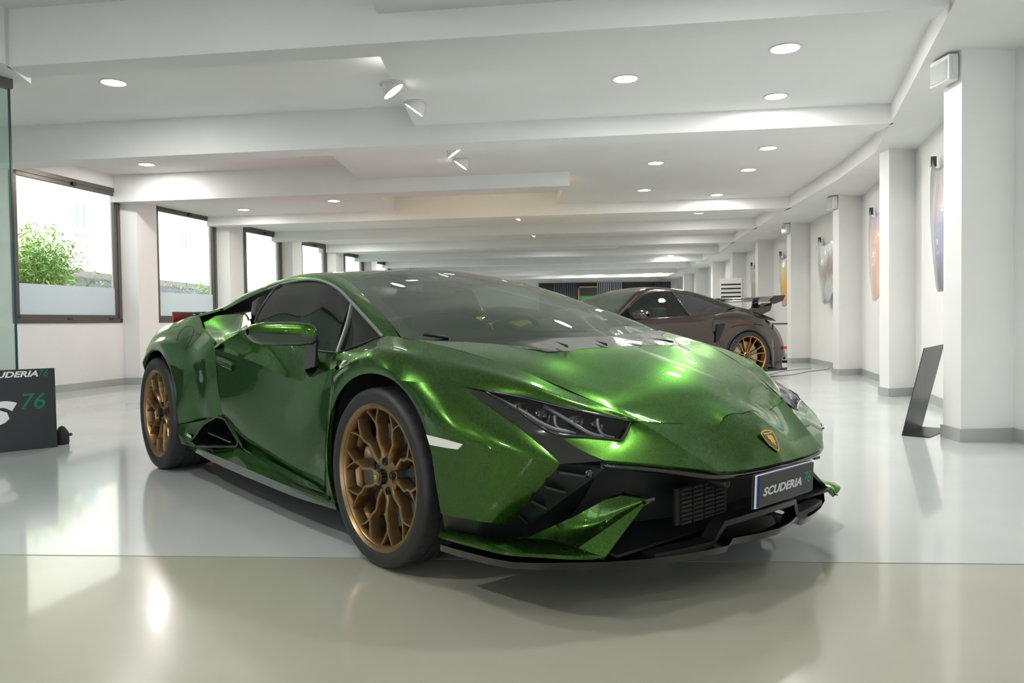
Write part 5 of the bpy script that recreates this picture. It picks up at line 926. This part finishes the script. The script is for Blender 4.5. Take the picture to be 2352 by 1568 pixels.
bothg('side_window',[U['wb'][1:6],[((a[0]+b[0])/2,(a[1]+b[1])/2+.015,(a[2]+b[2])/2) for a,b in zip(U['wb'][1:6],U['wt'][1:7:1][:5])],U['wt'][1:6]],M['sglass'],4,3,thick=False)
bothg('rear_quarter_window',[U['wb'][5:],[((a[0]+b[0])/2,(a[1]+b[1])/2+.008,(a[2]+b[2])/2) for a,b in zip(U['wb'][5:],U['wt'][5:])],U['wt'][5:]],mat('dark_glass',(.01,.01,.016),.08,coat=1),4,3,thick=False)
for s in (1,-1):
    MB().tube([(p[0],p[1]*s,p[2]) for p in spline(U['wb'][1:],3)],.008,6).build('belt_trim',M['black'],gcar,True)
    MB().tube([(p[0],p[1]*s,p[2]) for p in spline(U['wt'][1:],3)],.009,6).build('window_trim',M['black'],gcar,True)
    a=Vector(U['wb'][5]); b=Vector(U['wt'][5]); a.y*=s; b.y*=s; MB().tube([a,b],.018,6).build('b_pillar',M['black'],gcar,True)
# body sides
n5=5
bothg('door_panel',[[U[k][i] for i in range(0,5)] for k in ('b0','b1','b2','b3','b4')],GP_,4,3,(),(1,))
bothg('rear_fender_top',[U['b0'][4:],U['b1'][4:],U['b2'][4:]],GP_,4,4,inc=(-2.4,0,.4))
bothg('rear_fender',[U['fo'],[((a[0]+b[0])/2,(a[1]+b[1])/2+.006,(a[2]+b[2])/2) for a,b in zip(U['fo'],U['arch'])],U['arch']],GP_,4,3,inc=(-2.4,0,.4))
bothg('fender_filler',[U['b2'][4:]+[],[U['fo'][2],U['fo'][3],U['fo'][4],U['fo'][6]]],GP_,4,2,inc=(-2.4,0,.4))
bothg('fender_filler',[[U['b2'][4],U['b3'][4],U['b4'][4]],[U['fo'][2],U['fo'][1],U['fo'][0]]],GP_,3,2,inc=(-1.9,0,.4))
bothg('rear_corner',[U['tail_in'],[((a[0]+b[0])/2-.01,(a[1]+b[1])/2+.01,(a[2]+b[2])/2) for a,b in zip(U['tail_in'],U['tail'])],U['tail']],GP_,4,3,inc=(-2.8,0,.4))
bothg('rear_corner',[U['b2'][6:]+[U['tail_in'][0]],[U['b1'][6],U['b1'][7],U['tail'][0]]],GP_,3,2,inc=(-2.8,0,.4))
t=U['tail']; cg('rear_bumper',[[p,(p[0]-.13,p[1]*.6,p[2]),(p[0]-.17,p[1]*.3,p[2]),(p[0]-.18,0,p[2])] for p in t],GP_,3,3,(-2.6,0,.5))
dkr=[U['roof'][9]]+[[(-2.75,.66,.99),(-2.75,.45,1.03),(-2.75,.2,1.05),(-2.75,0,1.055)],[(-3.05,.78,.845),(-3.10,.5,.90),(-3.12,.25,.91),(-3.13,0,.91)],[(t[0][0],t[0][1],t[0][2]),(t[0][0]-.13,.48,t[0][2]+.02),(t[0][0]-.17,.24,t[0][2]+.02),(t[0][0]-.18,0,t[0][2]+.02)]]
cg('engine_lid',dkr,GP_,4,3,(-2.6,0,.4))
bothg('shoulder_filler',[U['b0'][5:]+[U['b1'][7]],[U['rt'][9],(-2.60,.62,1.03),(-2.78,.66,.97),(-3.05,.76,.85)]],GP_,4,2,inc=(-2.5,0,.4))
# front (hidden behind the green car): nose and front fenders
fr=[[(-.30,.87,.86),(-.05,.70,.89),(.08,.35,.915),(.12,0,.92)],[(.0,.90,.86),(.25,.62,.80),(.30,.3,.81),(.30,0,.81)],[(.40,.88,.74),(.55,.60,.68),(.62,.3,.66),(.64,0,.66)],[(.72,.74,.58),(.86,.5,.50),(.93,.25,.48),(.95,0,.48)],[(.80,.74,.30),(.96,.5,.25),(1.02,.25,.22),(1.03,0,.22)]]
cg('front_lid',fr,GP_,4,3,(0,0,.2))
bothg('front_fender',[[(-.30,.87,.86),(.0,.90,.86),(.40,.88,.74),(.72,.74,.58),(.80,.74,.30)],[(-.36,.905,.50),(-.22,.92,.70),(.10,.925,.75),(.36,.90,.60),(.42,.87,.30)]],GP_,4,3,inc=(0,0,.4))
bothg('front_bumper_side',[[(.42,.87,.30),(.62,.84,.30),(.80,.74,.30)],[(.42,.85,.14),(.64,.82,.13),(.84,.70,.13)]],GP_,3,2,inc=(.2,0,.4))
bothg('door_front_edge',[[U['b0'][0],U['b1'][0],U['b2'][0],U['b3'][0],U['b4'][0]],[(-.30,.872,.85),(-.31,.90,.78),(-.34,.91,.62),(-.39,.905,.40),(-.42,.88,.13)]],GP_,3,1,inc=(-.6,0,.4))
for s in (1,-1):
    q=[Vector((p[0],p[1]*s,p[2])) for p in U['intake']]; c_=sum(q,Vector())/len(q)
    v=[p+Vector((0,.035*s,0)) for p in q]+[p+Vector((-.03,-.05*s,0)) for p in q]; n=len(q)
    mesh_obj('side_intake',v,[tuple(range(n)),tuple(range(n,2*n))[::-1]]+[(k,(k+1)%n,n+(k+1)%n,n+k) for k in range(n)],M['matte'],gcar,False)
    MB().tube([(p[0],(p[1]+.004)*s,p[2]) for p in spline(U['arch'],3)],.011,6).build('arch_edge',M['satin'],gcar,True)
    # mirror
    mb_=MB(); r_=[]
    for (x,y,z,dx,dz) in ((-.62,.93,.90,.03,.02),(-.64,.95,.93,.085,.055),(-.68,1.0,.945,.10,.062),(-.71,1.05,.945,.075,.05),(-.73,1.08,.94,.02,.015)):
        r_.append([(x+dx*cos(2*pi*k/12),y*s,z+dz*sin(2*pi*k/12)) for k in range(13)])
    panel('side_mirror',grid(r_,2,3),GP_,gcar,0,.003,(-.68,1.0*s,.94),thick=False)
    MB().obox((-.64,.90*s,.885),(.04,0,0),(0,.05,0),(0,0,.012)).build('mirror_arm',M['black'],gcar)
    MB().lathe([(.0001,0),(.30,.0),(.30,.2)],40,'y',(-2.457,.72 if s==1 else -.92,.36)).build('wheel_well',M['matte'],gcar)
    # taillight, diffuser blade
    MB().obox((-3.12,.755*s,.80),(.10,-.06*s,0),(0,.004,0),(0,0,.012)).build('tail_light',mat('tail_dark',(.03,.01,.01),.15,coat=1),gcar)
    MB().obox((-3.21,.775*s,.455),(.02,-.016*s,0),(0,.004,0),(0,0,.022)).build('reflector',mat('reflector_red',(.6,.03,.02),.3),gcar)
    MB().prism([(-2.80,.87*s),(-3.28,.74*s),(-3.34,.60*s),(-3.2,.55*s),(-2.8,.7*s)],.13,.165).build('diffuser_blade',M['black'],gcar)
    for k in range(3): MB().obox((-3.24,(.70-.04*k)*s,.25+.05*k),(.03,-.05*s,.0),(0,.004,0),(0,0,.018)).build('bumper_vane',M['satin'],gcar)
# wing on two uprights
we=[Vector(p) for p in U['wing_end']]
for s in (1,-1):
    q=[Vector((p.x,p.y*s,p.z)) for p in we]; n=len(q)
    v=[p+Vector((0,.008,0)) for p in q]+[p-Vector((0,.008,0)) for p in q]
    bevel(mesh_obj('wing_end_plate',v,[tuple(range(n)),tuple(range(n,2*n))[::-1]]+[(k,(k+1)%n,n+(k+1)%n,n+k) for k in range(n)],GP_,gcar,False),.004)
    up=MB().obox((-2.98,.40*s,1.06),(.05,0,.0),(0,.012,0),(-.03,0,.12)).build('wing_upright',M['black'],gcar)
    bevel(MB().obox((-2.93,.55*s,1.0),(.15,0,-.05),(0,.12*1,0),(-.02,0,.065)).build('wing_base',GP_,gcar),.03,3)
def airfoil(name,x,z,ch,th,yh,ang,m):
    prof=[(0,.0),(.08,.5),(.3,.9),(.6,.7),(1,.05),(.6,-.15),(.3,-.3),(.08,-.35)]
    v=[]
    for y in (-yh,yh):
        for a,b in prof:
            px=-a*ch; pz=b*th; v.append((x+px*cos(ang)-pz*sin(ang)*0, y, z+pz+a*ch*sin(ang)))
    n=len(prof); return mesh_obj(name,v,[tuple(range(n)),tuple(range(n,2*n))[::-1]]+[(k,(k+1)%n,n+(k+1)%n,n+k) for k in range(n)],m,gcar,True,40)
airfoil('wing_plane',-2.98,1.135,.22,.03,.70,.10,M['black'])
airfoil('wing_flap',-3.14,1.175,.14,.022,.70,.22,M['black'])
MB().box(-2.6,.6,-.72,.72,.12,.5).build('underbody',M['matte'],gcar)
MB().add([(-1.72,-.7,.3),(-1.72,.7,.3),(-1.9,.5,1.2),(-1.9,-.5,1.2)],[(0,1,2,3)]).build('bulkhead',M['matte'],gcar)
for s in (1,-1):
    bevel(MB().box(-1.35,-1.15,.36*s-.24,.36*s+.24,.4,1.05).build('seat_backrest',mat('seat_green',(.03,.04,.035),.7),gcar),.05,3)
MB().obox((-.35,0,.83),(.2,0,.0),(0,.66,0),(.0,0,.06)).build('dashboard',M['matte'],gcar)
def wheel2(R,Wd,m):
    rg=MB().lathe([(.262,.05),(.262,.012),(.268,.0),(.278,-.006),(.283,-.004),(.283,.02),(.272,.05),(.25,.12),(.25,Wd-.02)],64,'y')
    def yf(r): return .060-.052*(r/.27)**1.5
    for k in range(7):
        ph=2*pi*k/7+.35
        for sg in (-1,1):
            P=[(.045,ph+sg*.30,.013),(.12,ph+sg*.19,.010),(.20,ph+sg*.17,.009),(.266,ph+sg*.20,.011)]
            Q=[Vector((r*cos(a),yf(r),r*sin(a))) for r,a,w in P]; base=len(rg.v)
            for i,p in enumerate(Q):
                t=(Q[min(i+1,3)]-Q[max(i-1,0)]); t.y=0; t.normalize(); q=Vector((t.z,0,-t.x)); w=P[i][2]
                for a,d in ((-.6,0),(.6,0),(1,.008),(1,.045),(-1,.045),(-1,.008)): rg.v.append(tuple(p+q*w*a+Vector((0,d,0))))
            for i in range(3):
                for k2 in range(6): a=base+i*6+k2; b=base+i*6+(k2+1)%6; rg.f.append((a,b,b+6,a+6))
    rg.lathe([(.0001,.045),(.05,.045),(.06,.055),(.062,.10)],40,'y')
    w=rg.build('wheel',m,None,True,40)
    MB().lathe([(.27,.03),(.272,.0),(.29,-.012),(.31,-.014),(R-.02,-.010),(R-.005,.004),(R,.02),(R,Wd-.03),(R-.015,Wd),(.27,Wd-.02)],96,'y').build('tyre',M['rubber'],w,True,50)
    MB().lathe([(.0001,.03),(.036,.03),(.040,.036),(.04,.06)],30,'y').build('centre_lock',M['black'],w,True,40)
    MB().lathe([(.10,.085),(.20,.085),(.205,.09),(.205,.12)],60,'y').build('brake_disc',mat('brake_pale',(.45,.45,.46),.4,.6),w,True,40)
    MB().lathe([(.0001,.13),(.25,.13)],40,'y').build('brake_shield',M['matte'],w)
    return w
gw=wheel2(.36,.30,M['gold'])
far=dup(gw,gcar); gw.parent=gcar; gw.location=(-2.457,.93,.36); gw.rotation_euler=(0,0,pi); far.location=(-2.457,-.93,.36); 
for s in (1,-1):
    o=dup(gw,gcar); o.location=(0,.90*s,.36); o.rotation_euler=(0,0,pi if s==1 else 0)
# hub: y outward flips with the half turn above

# ================================================================== OTHER SHOWROOM CARS (mostly hidden)
def showcar(name,x,y,yaw,body,label,wing=False,wheelmat=None,roofz=1.18,L0=-3.4,L1=1.0):
    r=empty(name,(x,y,0),yaw,label,'car')
    st=[(L1,.30,.28,.52),(L1-.12,.72,.24,.60),(L1-.5,.90,.20,.70),(.25,.94,.18,.78),(-.35,.93,.17,.84),(-1.2,.91,.17,.90),(-1.9,.93,.18,.93),(-2.5,.96,.19,.96),(-3.0,.93,.24,.97),(L0+.08,.84,.32,.93),(L0,.70,.40,.86)]
    rows=[]
    for (px,w,z0,z1) in st:
        rows.append([(px,w*.86,z0),(px,w,z0+.15*(z1-z0)),(px,w*1.0,z0+.62*(z1-z0)),(px,w*.93,z1-.05),(px,w*.72,z1),(px,w*.3,z1+.015),(px,0,z1+.02)])
    g=grid(rows,3,3); g=[q+[Vector((p.x,-p.y,p.z)) for p in q[-2::-1]] for q in g]
    panel('body_shell',g,body,r,0,.02,(-1.2,0,.5))
    gh=[(.15,.72,.80,.80),(-.35,.66,.84,1.0),(-.85,.58,.9,roofz-.02),(-1.25,.54,.92,roofz),(-1.7,.54,.93,roofz-.05),(-2.3,.56,.95,1.03),(-2.75,.55,.96,.985)]
    rr=[[(px,w+.14,z0),(px,w+.03,z0+.7*(z1-z0)),(px,w-.05,z1-.012),(px,w*.4,z1),(px,0,z1+.008)] for px,w,z0,z1 in gh]
    g=grid(rr,3,3); g=[q+[Vector((p.x,-p.y,p.z)) for p in q[-2::-1]] for q in g]
    panel('cabin_glass',g,mat('cabin_glass_dark',(.012,.018,.018),.05,coat=1),r,0,.01,(-1.2,0,.7),thick=False)
    rt=[[(px,(w-.05),z1+.002),(px,w*.4,z1+.012),(px,0,z1+.018)] for px,w,z0,z1 in gh[2:6]]
    g=grid(rt,3,3); g=[q+[Vector((p.x,-p.y,p.z)) for p in q[-2::-1]] for q in g]
    panel('roof',g,body,r,0,.01,(-1.4,0,.7))
    for s in (1,-1):
        for (wx,R) in ((0,.34),(-2.55,.35)):
            MB().lathe([(.0001,0),(.385,.0),(.385,-.02*s)],40,'y',(wx,.93*s,.355)).build('wheel_arch',M['matte'],r)
            o=dup(gw,r); o.location=(wx,1.0*s,.36); o.rotation_euler=(0,0,pi if s==1 else 0)
        MB().obox((L1-.12,.66*s,.58),(.10,-.02*s,.02),(0,.12,0),(0,0,.03)).build('headlight',mat('headlamp_white',(.7,.75,.8),.1,coat=1),r)
        MB().obox((L0-.005,.55*s,.80),(.02,0,0),(0,.14,0),(0,0,.035)).build('tail_light',mat('lamp_red',(.5,.01,.01),.2,coat=1),r)
        MB().obox((-.45,1.0*s,.93),(.06,0,0),(0,.09,0),(0,0,.05)).build('side_mirror',body,r); bevel(r.children[-1],.03,3)
    if wing:
        for s in (1,-1):
            MB().box(L0+.05,L0+.35,.66*s-.012,.66*s+.012,.90,1.06).build('wing_end_plate',body,r)
            MB().box(L0+.12,L0+.24,.4*s-.012,.4*s+.012,.86,1.02).build('wing_upright',M['black'],r)
        MB().obox((L0+.20,0,1.03),(.15,0,-.012),(0,.66,0),(0,0,.010)).build('wing_plane',M['black'],r)
    return r
red=mat('red_paint',(.55,.02,.012),.25,.2,coat=1); yel=mat('yellow_paint',(.80,.52,.015),.25,.1,coat=1)
silver=paint('silver_paint',(.45,.46,.46),(.2,.2,.2),.25,.8); blackp=mat('black_paint',(.012,.012,.014),.15,.3,coat=1)
showcar('red_coupe_car',-2.22,12.55,radians(63),red,'red sports car with a rear wing, almost hidden behind the tail of the green car',True)
showcar('yellow_coupe_car',-1.35,15.9,radians(195),yel,'yellow sports car seen only through the windshield of the green car')
showcar('silver_coupe_car',.6,18.9,radians(200),silver,'silver sports car far back, glimpsed through the windshield right of the yellow car')
showcar('black_coupe_car',-1.6,22.3,radians(188),blackp,'black sports car far back behind the yellow car')

# ================================================================== SIGNS, ART, EQUIPMENT, OUTSIDE
# left sign board, leaning back slightly
def board(name,A,B,h,lean,label):
    pass
A=Vector((-4.12,5.084,0)); B=Vector((-3.375,5.692,0)); X_=(B-A).normalized(); nrm=Vector((X_.y,-X_.x,0)); up=(Vector((0,0,1))-nrm*.06).normalized()
sg=empty('sign_board',tuple(A),0,'black floor-standing sign board with white and green lettering at the left edge','sign')
def inv(o,e,A): o.parent=e; o.matrix_parent_inverse=Matrix.Translation(-Vector(A)); return o
W_=(B-A).length; Hh=.585
mid_=A+X_*W_/2+up*Hh/2
inv(bevel(MB().obox(mid_,X_*W_/2,up*Hh/2,nrm*.006).build('board',mat('sign_black',(.022,.027,.03),.42)),.002),sg,A)
Nn=X_.cross(up)
def TMm(o): return Matrix(((X_.x,up.x,Nn.x,o.x),(X_.y,up.y,Nn.y,o.y),(X_.z,up.z,Nn.z,o.z),(0,0,0,1)))
wh=mat('sign_white',(.82,.84,.84),.5); gr=mat('sign_green',(.0,.16,.09),.5)
fo=nrm*.0065 if Nn.dot(nrm)>0 else -nrm*.0065
def onb(dx,dz): return B-X_*dx+up*dz+Nn*.0068
inv(text_mesh('lettering','SCUDERIA',.058,wh,None,TMm(onb(.455,.535-.005)),.28,.0003,.0018,1.28,1.0),sg,A)
inv(text_mesh('digits','76',.072,gr,None,TMm(onb(.112,.527)),.2,.0003,.0003,.95),sg,A)
inv(text_mesh('large_letter','S',.215,wh,None,TMm(onb(.50,.20)),.32,.0003,.014,1.75),sg,A)
inv(text_mesh('large_digits','76',.165,gr,None,TMm(onb(.235,.295)),.2,.0003,.001,1.0),sg,A)
# rear foot of the sign
inv(MB().lathe([(.0001,0),(.045,0),(.05,.02),(.045,.09),(.02,.13),(.0001,.14)],20,'z',(-3.42,5.83,0)).build('rear_foot',mat('foot_black',(.01,.01,.01),.6),None,True),sg,A)
inv(MB().obox((-3.52,5.80,.07),(.16,.05,0),(0.0,.012,0),(0,0,.01)).build('rear_brace',mat('brace_black',(.01,.01,.01),.6)),sg,A)
# right stand: bent black steel sheet
q=[Vector((2.893,5.725,0)),Vector((3.022,5.586,0)),Vector((3.33,5.84,0)),Vector((3.175,5.98,0))]
st_=empty('display_stand',tuple(q[0]),0,'black bent steel sheet stand leaning beside the nearest right pillar','display stand')
sm_=mat('black_steel',(.016,.016,.017),.32,.4,bump=(60,.04))
def FL(u,v): pass
a0=Vector((2.893,5.725,.006)); a1=Vector((3.255,6.13,.006)); t0=Vector((3.09,5.79,.646)); t1=Vector((3.47,6.20,.660))
th=Vector((.004,-.004,0))
inv(mesh_obj('upright_sheet',[a0,a1,t1,t0,a0+th,a1+th,t1+th,t0+th],[(0,1,2,3),(7,6,5,4),(0,4,5,1),(1,5,6,2),(2,6,7,3),(3,7,4,0)],sm_,None,False),st_,q[0])
b0=Vector((3.03,5.60,.0)); b1=Vector((3.40,6.0,.0))
inv(mesh_obj('base_sheet',[a0-Vector((0,0,.005)),b0,b1,a1-Vector((0,0,.005)),a0+Vector((0,0,.003)),b0+Vector((0,0,.006)),b1+Vector((0,0,.006)),a1+Vector((0,0,.003))],[(3,2,1,0),(4,5,6,7),(0,1,5,4),(1,2,6,5),(2,3,7,6),(3,0,4,7)],sm_,None,False),st_,q[0])
# painted car bonnets hung on the right wall between the pillars
def art(i, mid, zc, w, h, cols, label, seed):
    a=Vector(WALLR[i]); b=Vector(WALLR[i+1]); d=(b-a).normalized(); n=Vector((-d.y,d.x)); p=a+d*mid+n*.01
    e=empty('painted_car_bonnet',(p.x,p.y,zc),atan2(d.y,d.x),label,'wall art')
    NU,NV=28,30; v=[];f=[]
    for j in range(NV+1):
        t=j/NV
        for k in range(NU+1):
            s=-1+2*k/NU
            top=h*.5-.16*h*(1-abs(s)**1.6)     # concave top with two horns
            hw=w*.5*(1-.10*t)                   # slight taper
            bot=-h*.5+ (abs(s)**2.6)*h*.62      # rounded foot
            z=top+(bot-top)*t
            out=.05+.085*(1-s*s)+.03*sin(pi*t)
            x=s*hw*(1-.05*t)
            v.append((x,out,z))
    f=[(j*(NU+1)+k,j*(NU+1)+k+1,(j+1)*(NU+1)+k+1,(j+1)*(NU+1)+k) for j in range(NV) for k in range(NU)]
    m=mat('painted_bonnet',(.5,.5,.5),.3,coat=.6); nt_=m.node_tree; bs=nt_.nodes['Principled BSDF']
    tc=nt_.nodes.new('ShaderNodeTexCoord'); ns=nt_.nodes.new('ShaderNodeTexNoise'); ns.inputs['Scale'].default_value=3.2; ns.inputs['Detail'].default_value=5; ns.inputs['Distortion'].default_value=1.2
    mp=nt_.nodes.new('ShaderNodeMapping'); mp.inputs['Location'].default_value=(seed,seed*.7,seed*.3); mp.inputs['Scale'].default_value=(2.2,1,.9)
    nt_.links.new(tc.outputs['Object'],mp.inputs[0]); nt_.links.new(mp.outputs[0],ns.inputs['Vector'])
    sp_=nt_.nodes.new('ShaderNodeSeparateXYZ'); nt_.links.new(tc.outputs['Object'],sp_.inputs[0])
    mr=nt_.nodes.new('ShaderNodeMapRange'); mr.inputs['From Min'].default_value=-h*.5; mr.inputs['From Max'].default_value=h*.5; nt_.links.new(sp_.outputs['Z'],mr.inputs['Value'])
    ad=nt_.nodes.new('ShaderNodeMath'); ad.operation='MULTIPLY_ADD'; ad.inputs[1].default_value=.42; nt_.links.new(ns.outputs['Fac'],ad.inputs[0])
    s2=nt_.nodes.new('ShaderNodeMath'); s2.operation='MULTIPLY_ADD'; s2.inputs[1].default_value=.8; s2.inputs[2].default_value=-.10; nt_.links.new(mr.outputs[0],s2.inputs[0]); nt_.links.new(s2.outputs[0],ad.inputs[2])
    cr=nt_.nodes.new('ShaderNodeValToRGB'); nt_.links.new(ad.outputs[0],cr.inputs[0]); cr.color_ramp.interpolation='B_SPLINE' if seed!=5 else 'CONSTANT'
    els=cr.color_ramp.elements; els[0].position=cols[0][0]; els[0].color=(*cols[0][1],1); els[1].position=cols[-1][0]; els[1].color=(*cols[-1][1],1)
    for pp,cc_ in cols[1:-1]: el=els.new(pp); el.color=(*cc_,1)
    nt_.links.new(cr.outputs[0],bs.inputs['Base Color'])
    o=mesh_obj('bonnet_skin',v,f,m,e,True)
    so=o.modifiers.new('thick','SOLIDIFY'); so.thickness=.008; so.offset=-1
    for s in (-1,1):
        MB().obox((s*w*.47,.05,h*.47),(.012,0,0),(0,.025,0),(0,0,.05)).build('hinge_horn',M['black'],e)
        MB().obox((s*w*.25,.03,0),(.02,0,0),(0,.03,0),(0,0,.02)).build('wall_bracket',M['black'],e)
    return e
art(2,1.50,1.76,1.45,1.32,[(.05,(.15,.14,.15)),(.25,(.42,.42,.48)),(.45,(.35,.42,.62)),(.6,(.55,.42,.40)),(.75,(.20,.24,.23)),(.95,(.28,.32,.30))],'painted car bonnet in grey, blue and red on the wall behind the nearest right pillar',1)
art(3,1.55,1.74,1.50,1.30,[(.1,(.80,.55,.45)),(.3,(.85,.60,.48)),(.5,(.78,.52,.42)),(.68,(.75,.50,.28)),(.8,(.40,.38,.75)),(.95,(.35,.28,.50))],'painted car bonnet in peach and violet between the second and third pillars',2)
art(4,1.60,1.72,1.50,1.22,[(.1,(.30,.32,.32)),(.3,(.75,.78,.80)),(.45,(.36,.27,.22)),(.6,(.32,.30,.29)),(.75,(.80,.85,.86)),(.95,(.75,.83,.86))],'white painted car bonnet with brown and black brush strokes between the third and fourth pillars',3)
art(5,1.60,1.74,1.50,1.24,[(.02,(.10,.22,.70)),(.22,(.95,.38,.02)),(.45,(1.0,.58,.05)),(.62,(.80,.62,.25)),(.7,(.30,.62,.50)),(.82,(.65,.05,.12)),(.95,(.35,.20,.30))],'orange and red painted car bonnet behind the wing of the grey car',4)
art(6,1.60,1.74,1.50,1.24,[(.1,(.45,.42,.34)),(.5,(.55,.52,.42)),(.9,(.30,.30,.26))],'pale beige painted car bonnet beside the white air conditioner',6)
# white column air conditioner
ac=empty('air_conditioner',(5.40,19.0,0),radians(-20),'tall white floor-standing air conditioner by the far right wall','air conditioner')
bevel(MB().box(-.27,.27,0,.42,0,1.87).build('housing',M['white'],ac),.02,3)
for k in range(5):
    for s in (-1,1): MB().box(-.005+ (.0 if s==1 else -.23),.235+(.0 if s==1 else -.24),-.006,.002,1.30+.10*k,1.335+.10*k).build('vent_slot',M['matte'],ac)
MB().box(-.10,.10,-.004,.002,1.12,1.15).build('display',mat('ac_display',(.05,.08,.2),.3),ac)
# second one farther along
# thin cable on the floor by the wall
cb_=MB().tube(spline([(5.2,13.4,.006),(4.6,12.9,.006),(3.9,11.9,.006),(3.2,11.3,.006),(4.3,11.9,.006),(4.85,12.6,.006),(5.35,13.1,.006),(5.7,14.0,.006)],6),.006,6).build('floor_cable',mat('cable_grey',(.45,.43,.38),.6),None,True)
tag(cb_,'thin pale cable lying on the floor beside the third right pillar','cable')
# --------------------------------------------------------------- outside the left windows
struct(MB().box(-40,-7.05,-10,45,-.3,.0).build('pavement_outside',noise_mix(mat('outside_paving',(.5,.5,.48),.8),(.45,.45,.43),(.55,.55,.53),2)))
bw=noise_mix(mat('render_wall_cream',(.80,.74,.66),.8),(.78,.72,.64),(.83,.77,.69),.6); bl=mat('basement_wall_lilac',(.50,.50,.60),.8)
bld=empty('apartment_building',(-13.5,16,0),0,'cream apartment building with balconies across the street outside the windows','building')
def ob(x0,x1,y0,y1,z0,z1,nm,m): return MB().box(x0,x1,y0,y1,z0,z1).build(nm,m,bld)
ob(-3,-.2,-14,26,2.75,9,'upper_wall',bw); ob(-3,-.9,-14,26,-.1,2.75,'basement_wall',bl)
ob(-.9,.9,-14,26,2.52,2.78,'balcony_slab',mat('balcony_slab',(.72,.66,.60),.8))
rail=MB()
rl=mat('rail_white',(.85,.85,.85),.5)
ob(.80,.86,-14,26,3.70,3.76,'rail_top',rl); ob(.81,.85,-14,26,2.86,2.90,'rail_bottom',rl)
b0_=MB().box(.82,.84,-.012,.012,2.8,3.7).build('baluster',rl,bld)
yy=-9.0; first=True
while yy<20:
    if first: b0_.location=(0,yy,0); first=False
    else: o=b0_.copy(); COL.objects.link(o); o.parent=bld; o.location=(0,yy,0)
    yy+=.16
for yb in (-6,-2.6,.8,4.5,8.3,12,16):
    ob(-.25,-.15,yb,yb+.9,3.7,4.9,'window_frame',mat('shutter_blue',(.42,.52,.55),.5)); ob(-.16,-.13,yb+.08,yb+.42,3.8,4.8,'pane',mat('pane_dark',(.30,.40,.42),.15)); ob(-.16,-.13,yb+.48,yb+.82,3.8,4.8,'pane',mat('pane_dark2',(.30,.40,.42),.15))
for yb in (-4,1.2,6.6,12.4):
    ob(-.95,-.85,yb,yb+2.6,0,2.1,'garage_door',mat('garage_white',(.82,.84,.86),.5)); ob(-.95,-.80,yb-.12,yb+2.72,2.1,2.25,'garage_lintel',mat('lintel_white',(.85,.85,.85),.6))
for yb,cn in ((-5.2,.1),(-3.1,.14),(1.9,.1)):
    pt=MB().lathe([(.0001,0),(.11,0),(.15,.24),(.155,.26),(.13,.26)],16,'z',(.55,yb,2.78)).build('flower_pot',mat('terracotta',(.62,.12,.06),.7),bld,True)
# leafy plants: bamboo clumps by the window and greenery on the balcony
def bamboo(x,y,h,w,nst,nl,label,seed,z0=0,group='bamboo clumps outside the windows'):
    rnd=random.Random(seed); e=empty('bamboo_plant',(x,y,z0),0,label,'bamboo',group)
    cu=MB(); lf=MB()
    for s in range(nst):
        bx=rnd.gauss(0,w*.18); by=rnd.gauss(0,w*.18); tx=bx+rnd.gauss(0,w*.34); ty_=by+rnd.gauss(0,w*.34); hh=h*rnd.uniform(.65,1)
        pts=[Vector((bx+(tx-bx)*t*t,by+(ty_-by)*t*t,hh*t)) for t in (0,.25,.5,.75,1)]
        cu.tube(pts,[.010,.009,.008,.006,.003],5)
        for k in range(nl):
            t=rnd.uniform(.22,1); p=pts[0].lerp(pts[4],t); p=Vector((bx+(tx-bx)*t*t,by+(ty_-by)*t*t,hh*t))
            a=rnd.uniform(0,2*pi); r=rnd.uniform(.05,.32); c_=p+Vector((cos(a)*r,sin(a)*r,rnd.uniform(-.05,.1)))
            L=rnd.uniform(.09,.17); b=rnd.uniform(0,2*pi); dr_=Vector((cos(b),sin(b),rnd.uniform(-.9,.2))).normalized(); sd=dr_.cross(Vector((rnd.uniform(-.5,.5),rnd.uniform(-.5,.5),1))).normalized()*L*.11
            lf.add([c_,c_+dr_*L*.35+sd,c_+dr_*L,c_+dr_*L*.35-sd],[(0,1,2,3)])
    cu.build('cane',mat('bamboo_cane',(.20,.30,.08),.5),e,True)
    lm=noise_mix(mat('bamboo_leaf',(.22,.42,.06),.5),(.24,.46,.09),(.50,.64,.20),5)
    b_=lm.node_tree.nodes['Principled BSDF']; b_.inputs['Subsurface Weight'].default_value=0
    o=lf.build('foliage',lm,e,False); o['kind']='stuff'
    return e
bamboo(-7.62,12.45,2.5,1.05,46,330,'large leafy bamboo clump outside the first window',11)
bamboo(-7.15,13.9,1.7,.7,8,60,'low thin bamboo right of the large clump outside the first window',12)
bamboo(-6.85,16.9,1.95,.9,20,110,'bamboo clump outside the second window',13)
bamboo(-6.5,20.2,1.8,.9,16,80,'bamboo clump outside the third window',14)
for j,(yy_,lb) in enumerate(((11.0,'potted greenery on the balcony at the left of the first window'),(14.6,'greenery along the balcony railing seen through the first window'),(18.3,'balcony greenery seen through the second window'))):
    bamboo(-13.0,yy_,1.0,.5,14,60,lb,30+j,2.78,'balcony plants')
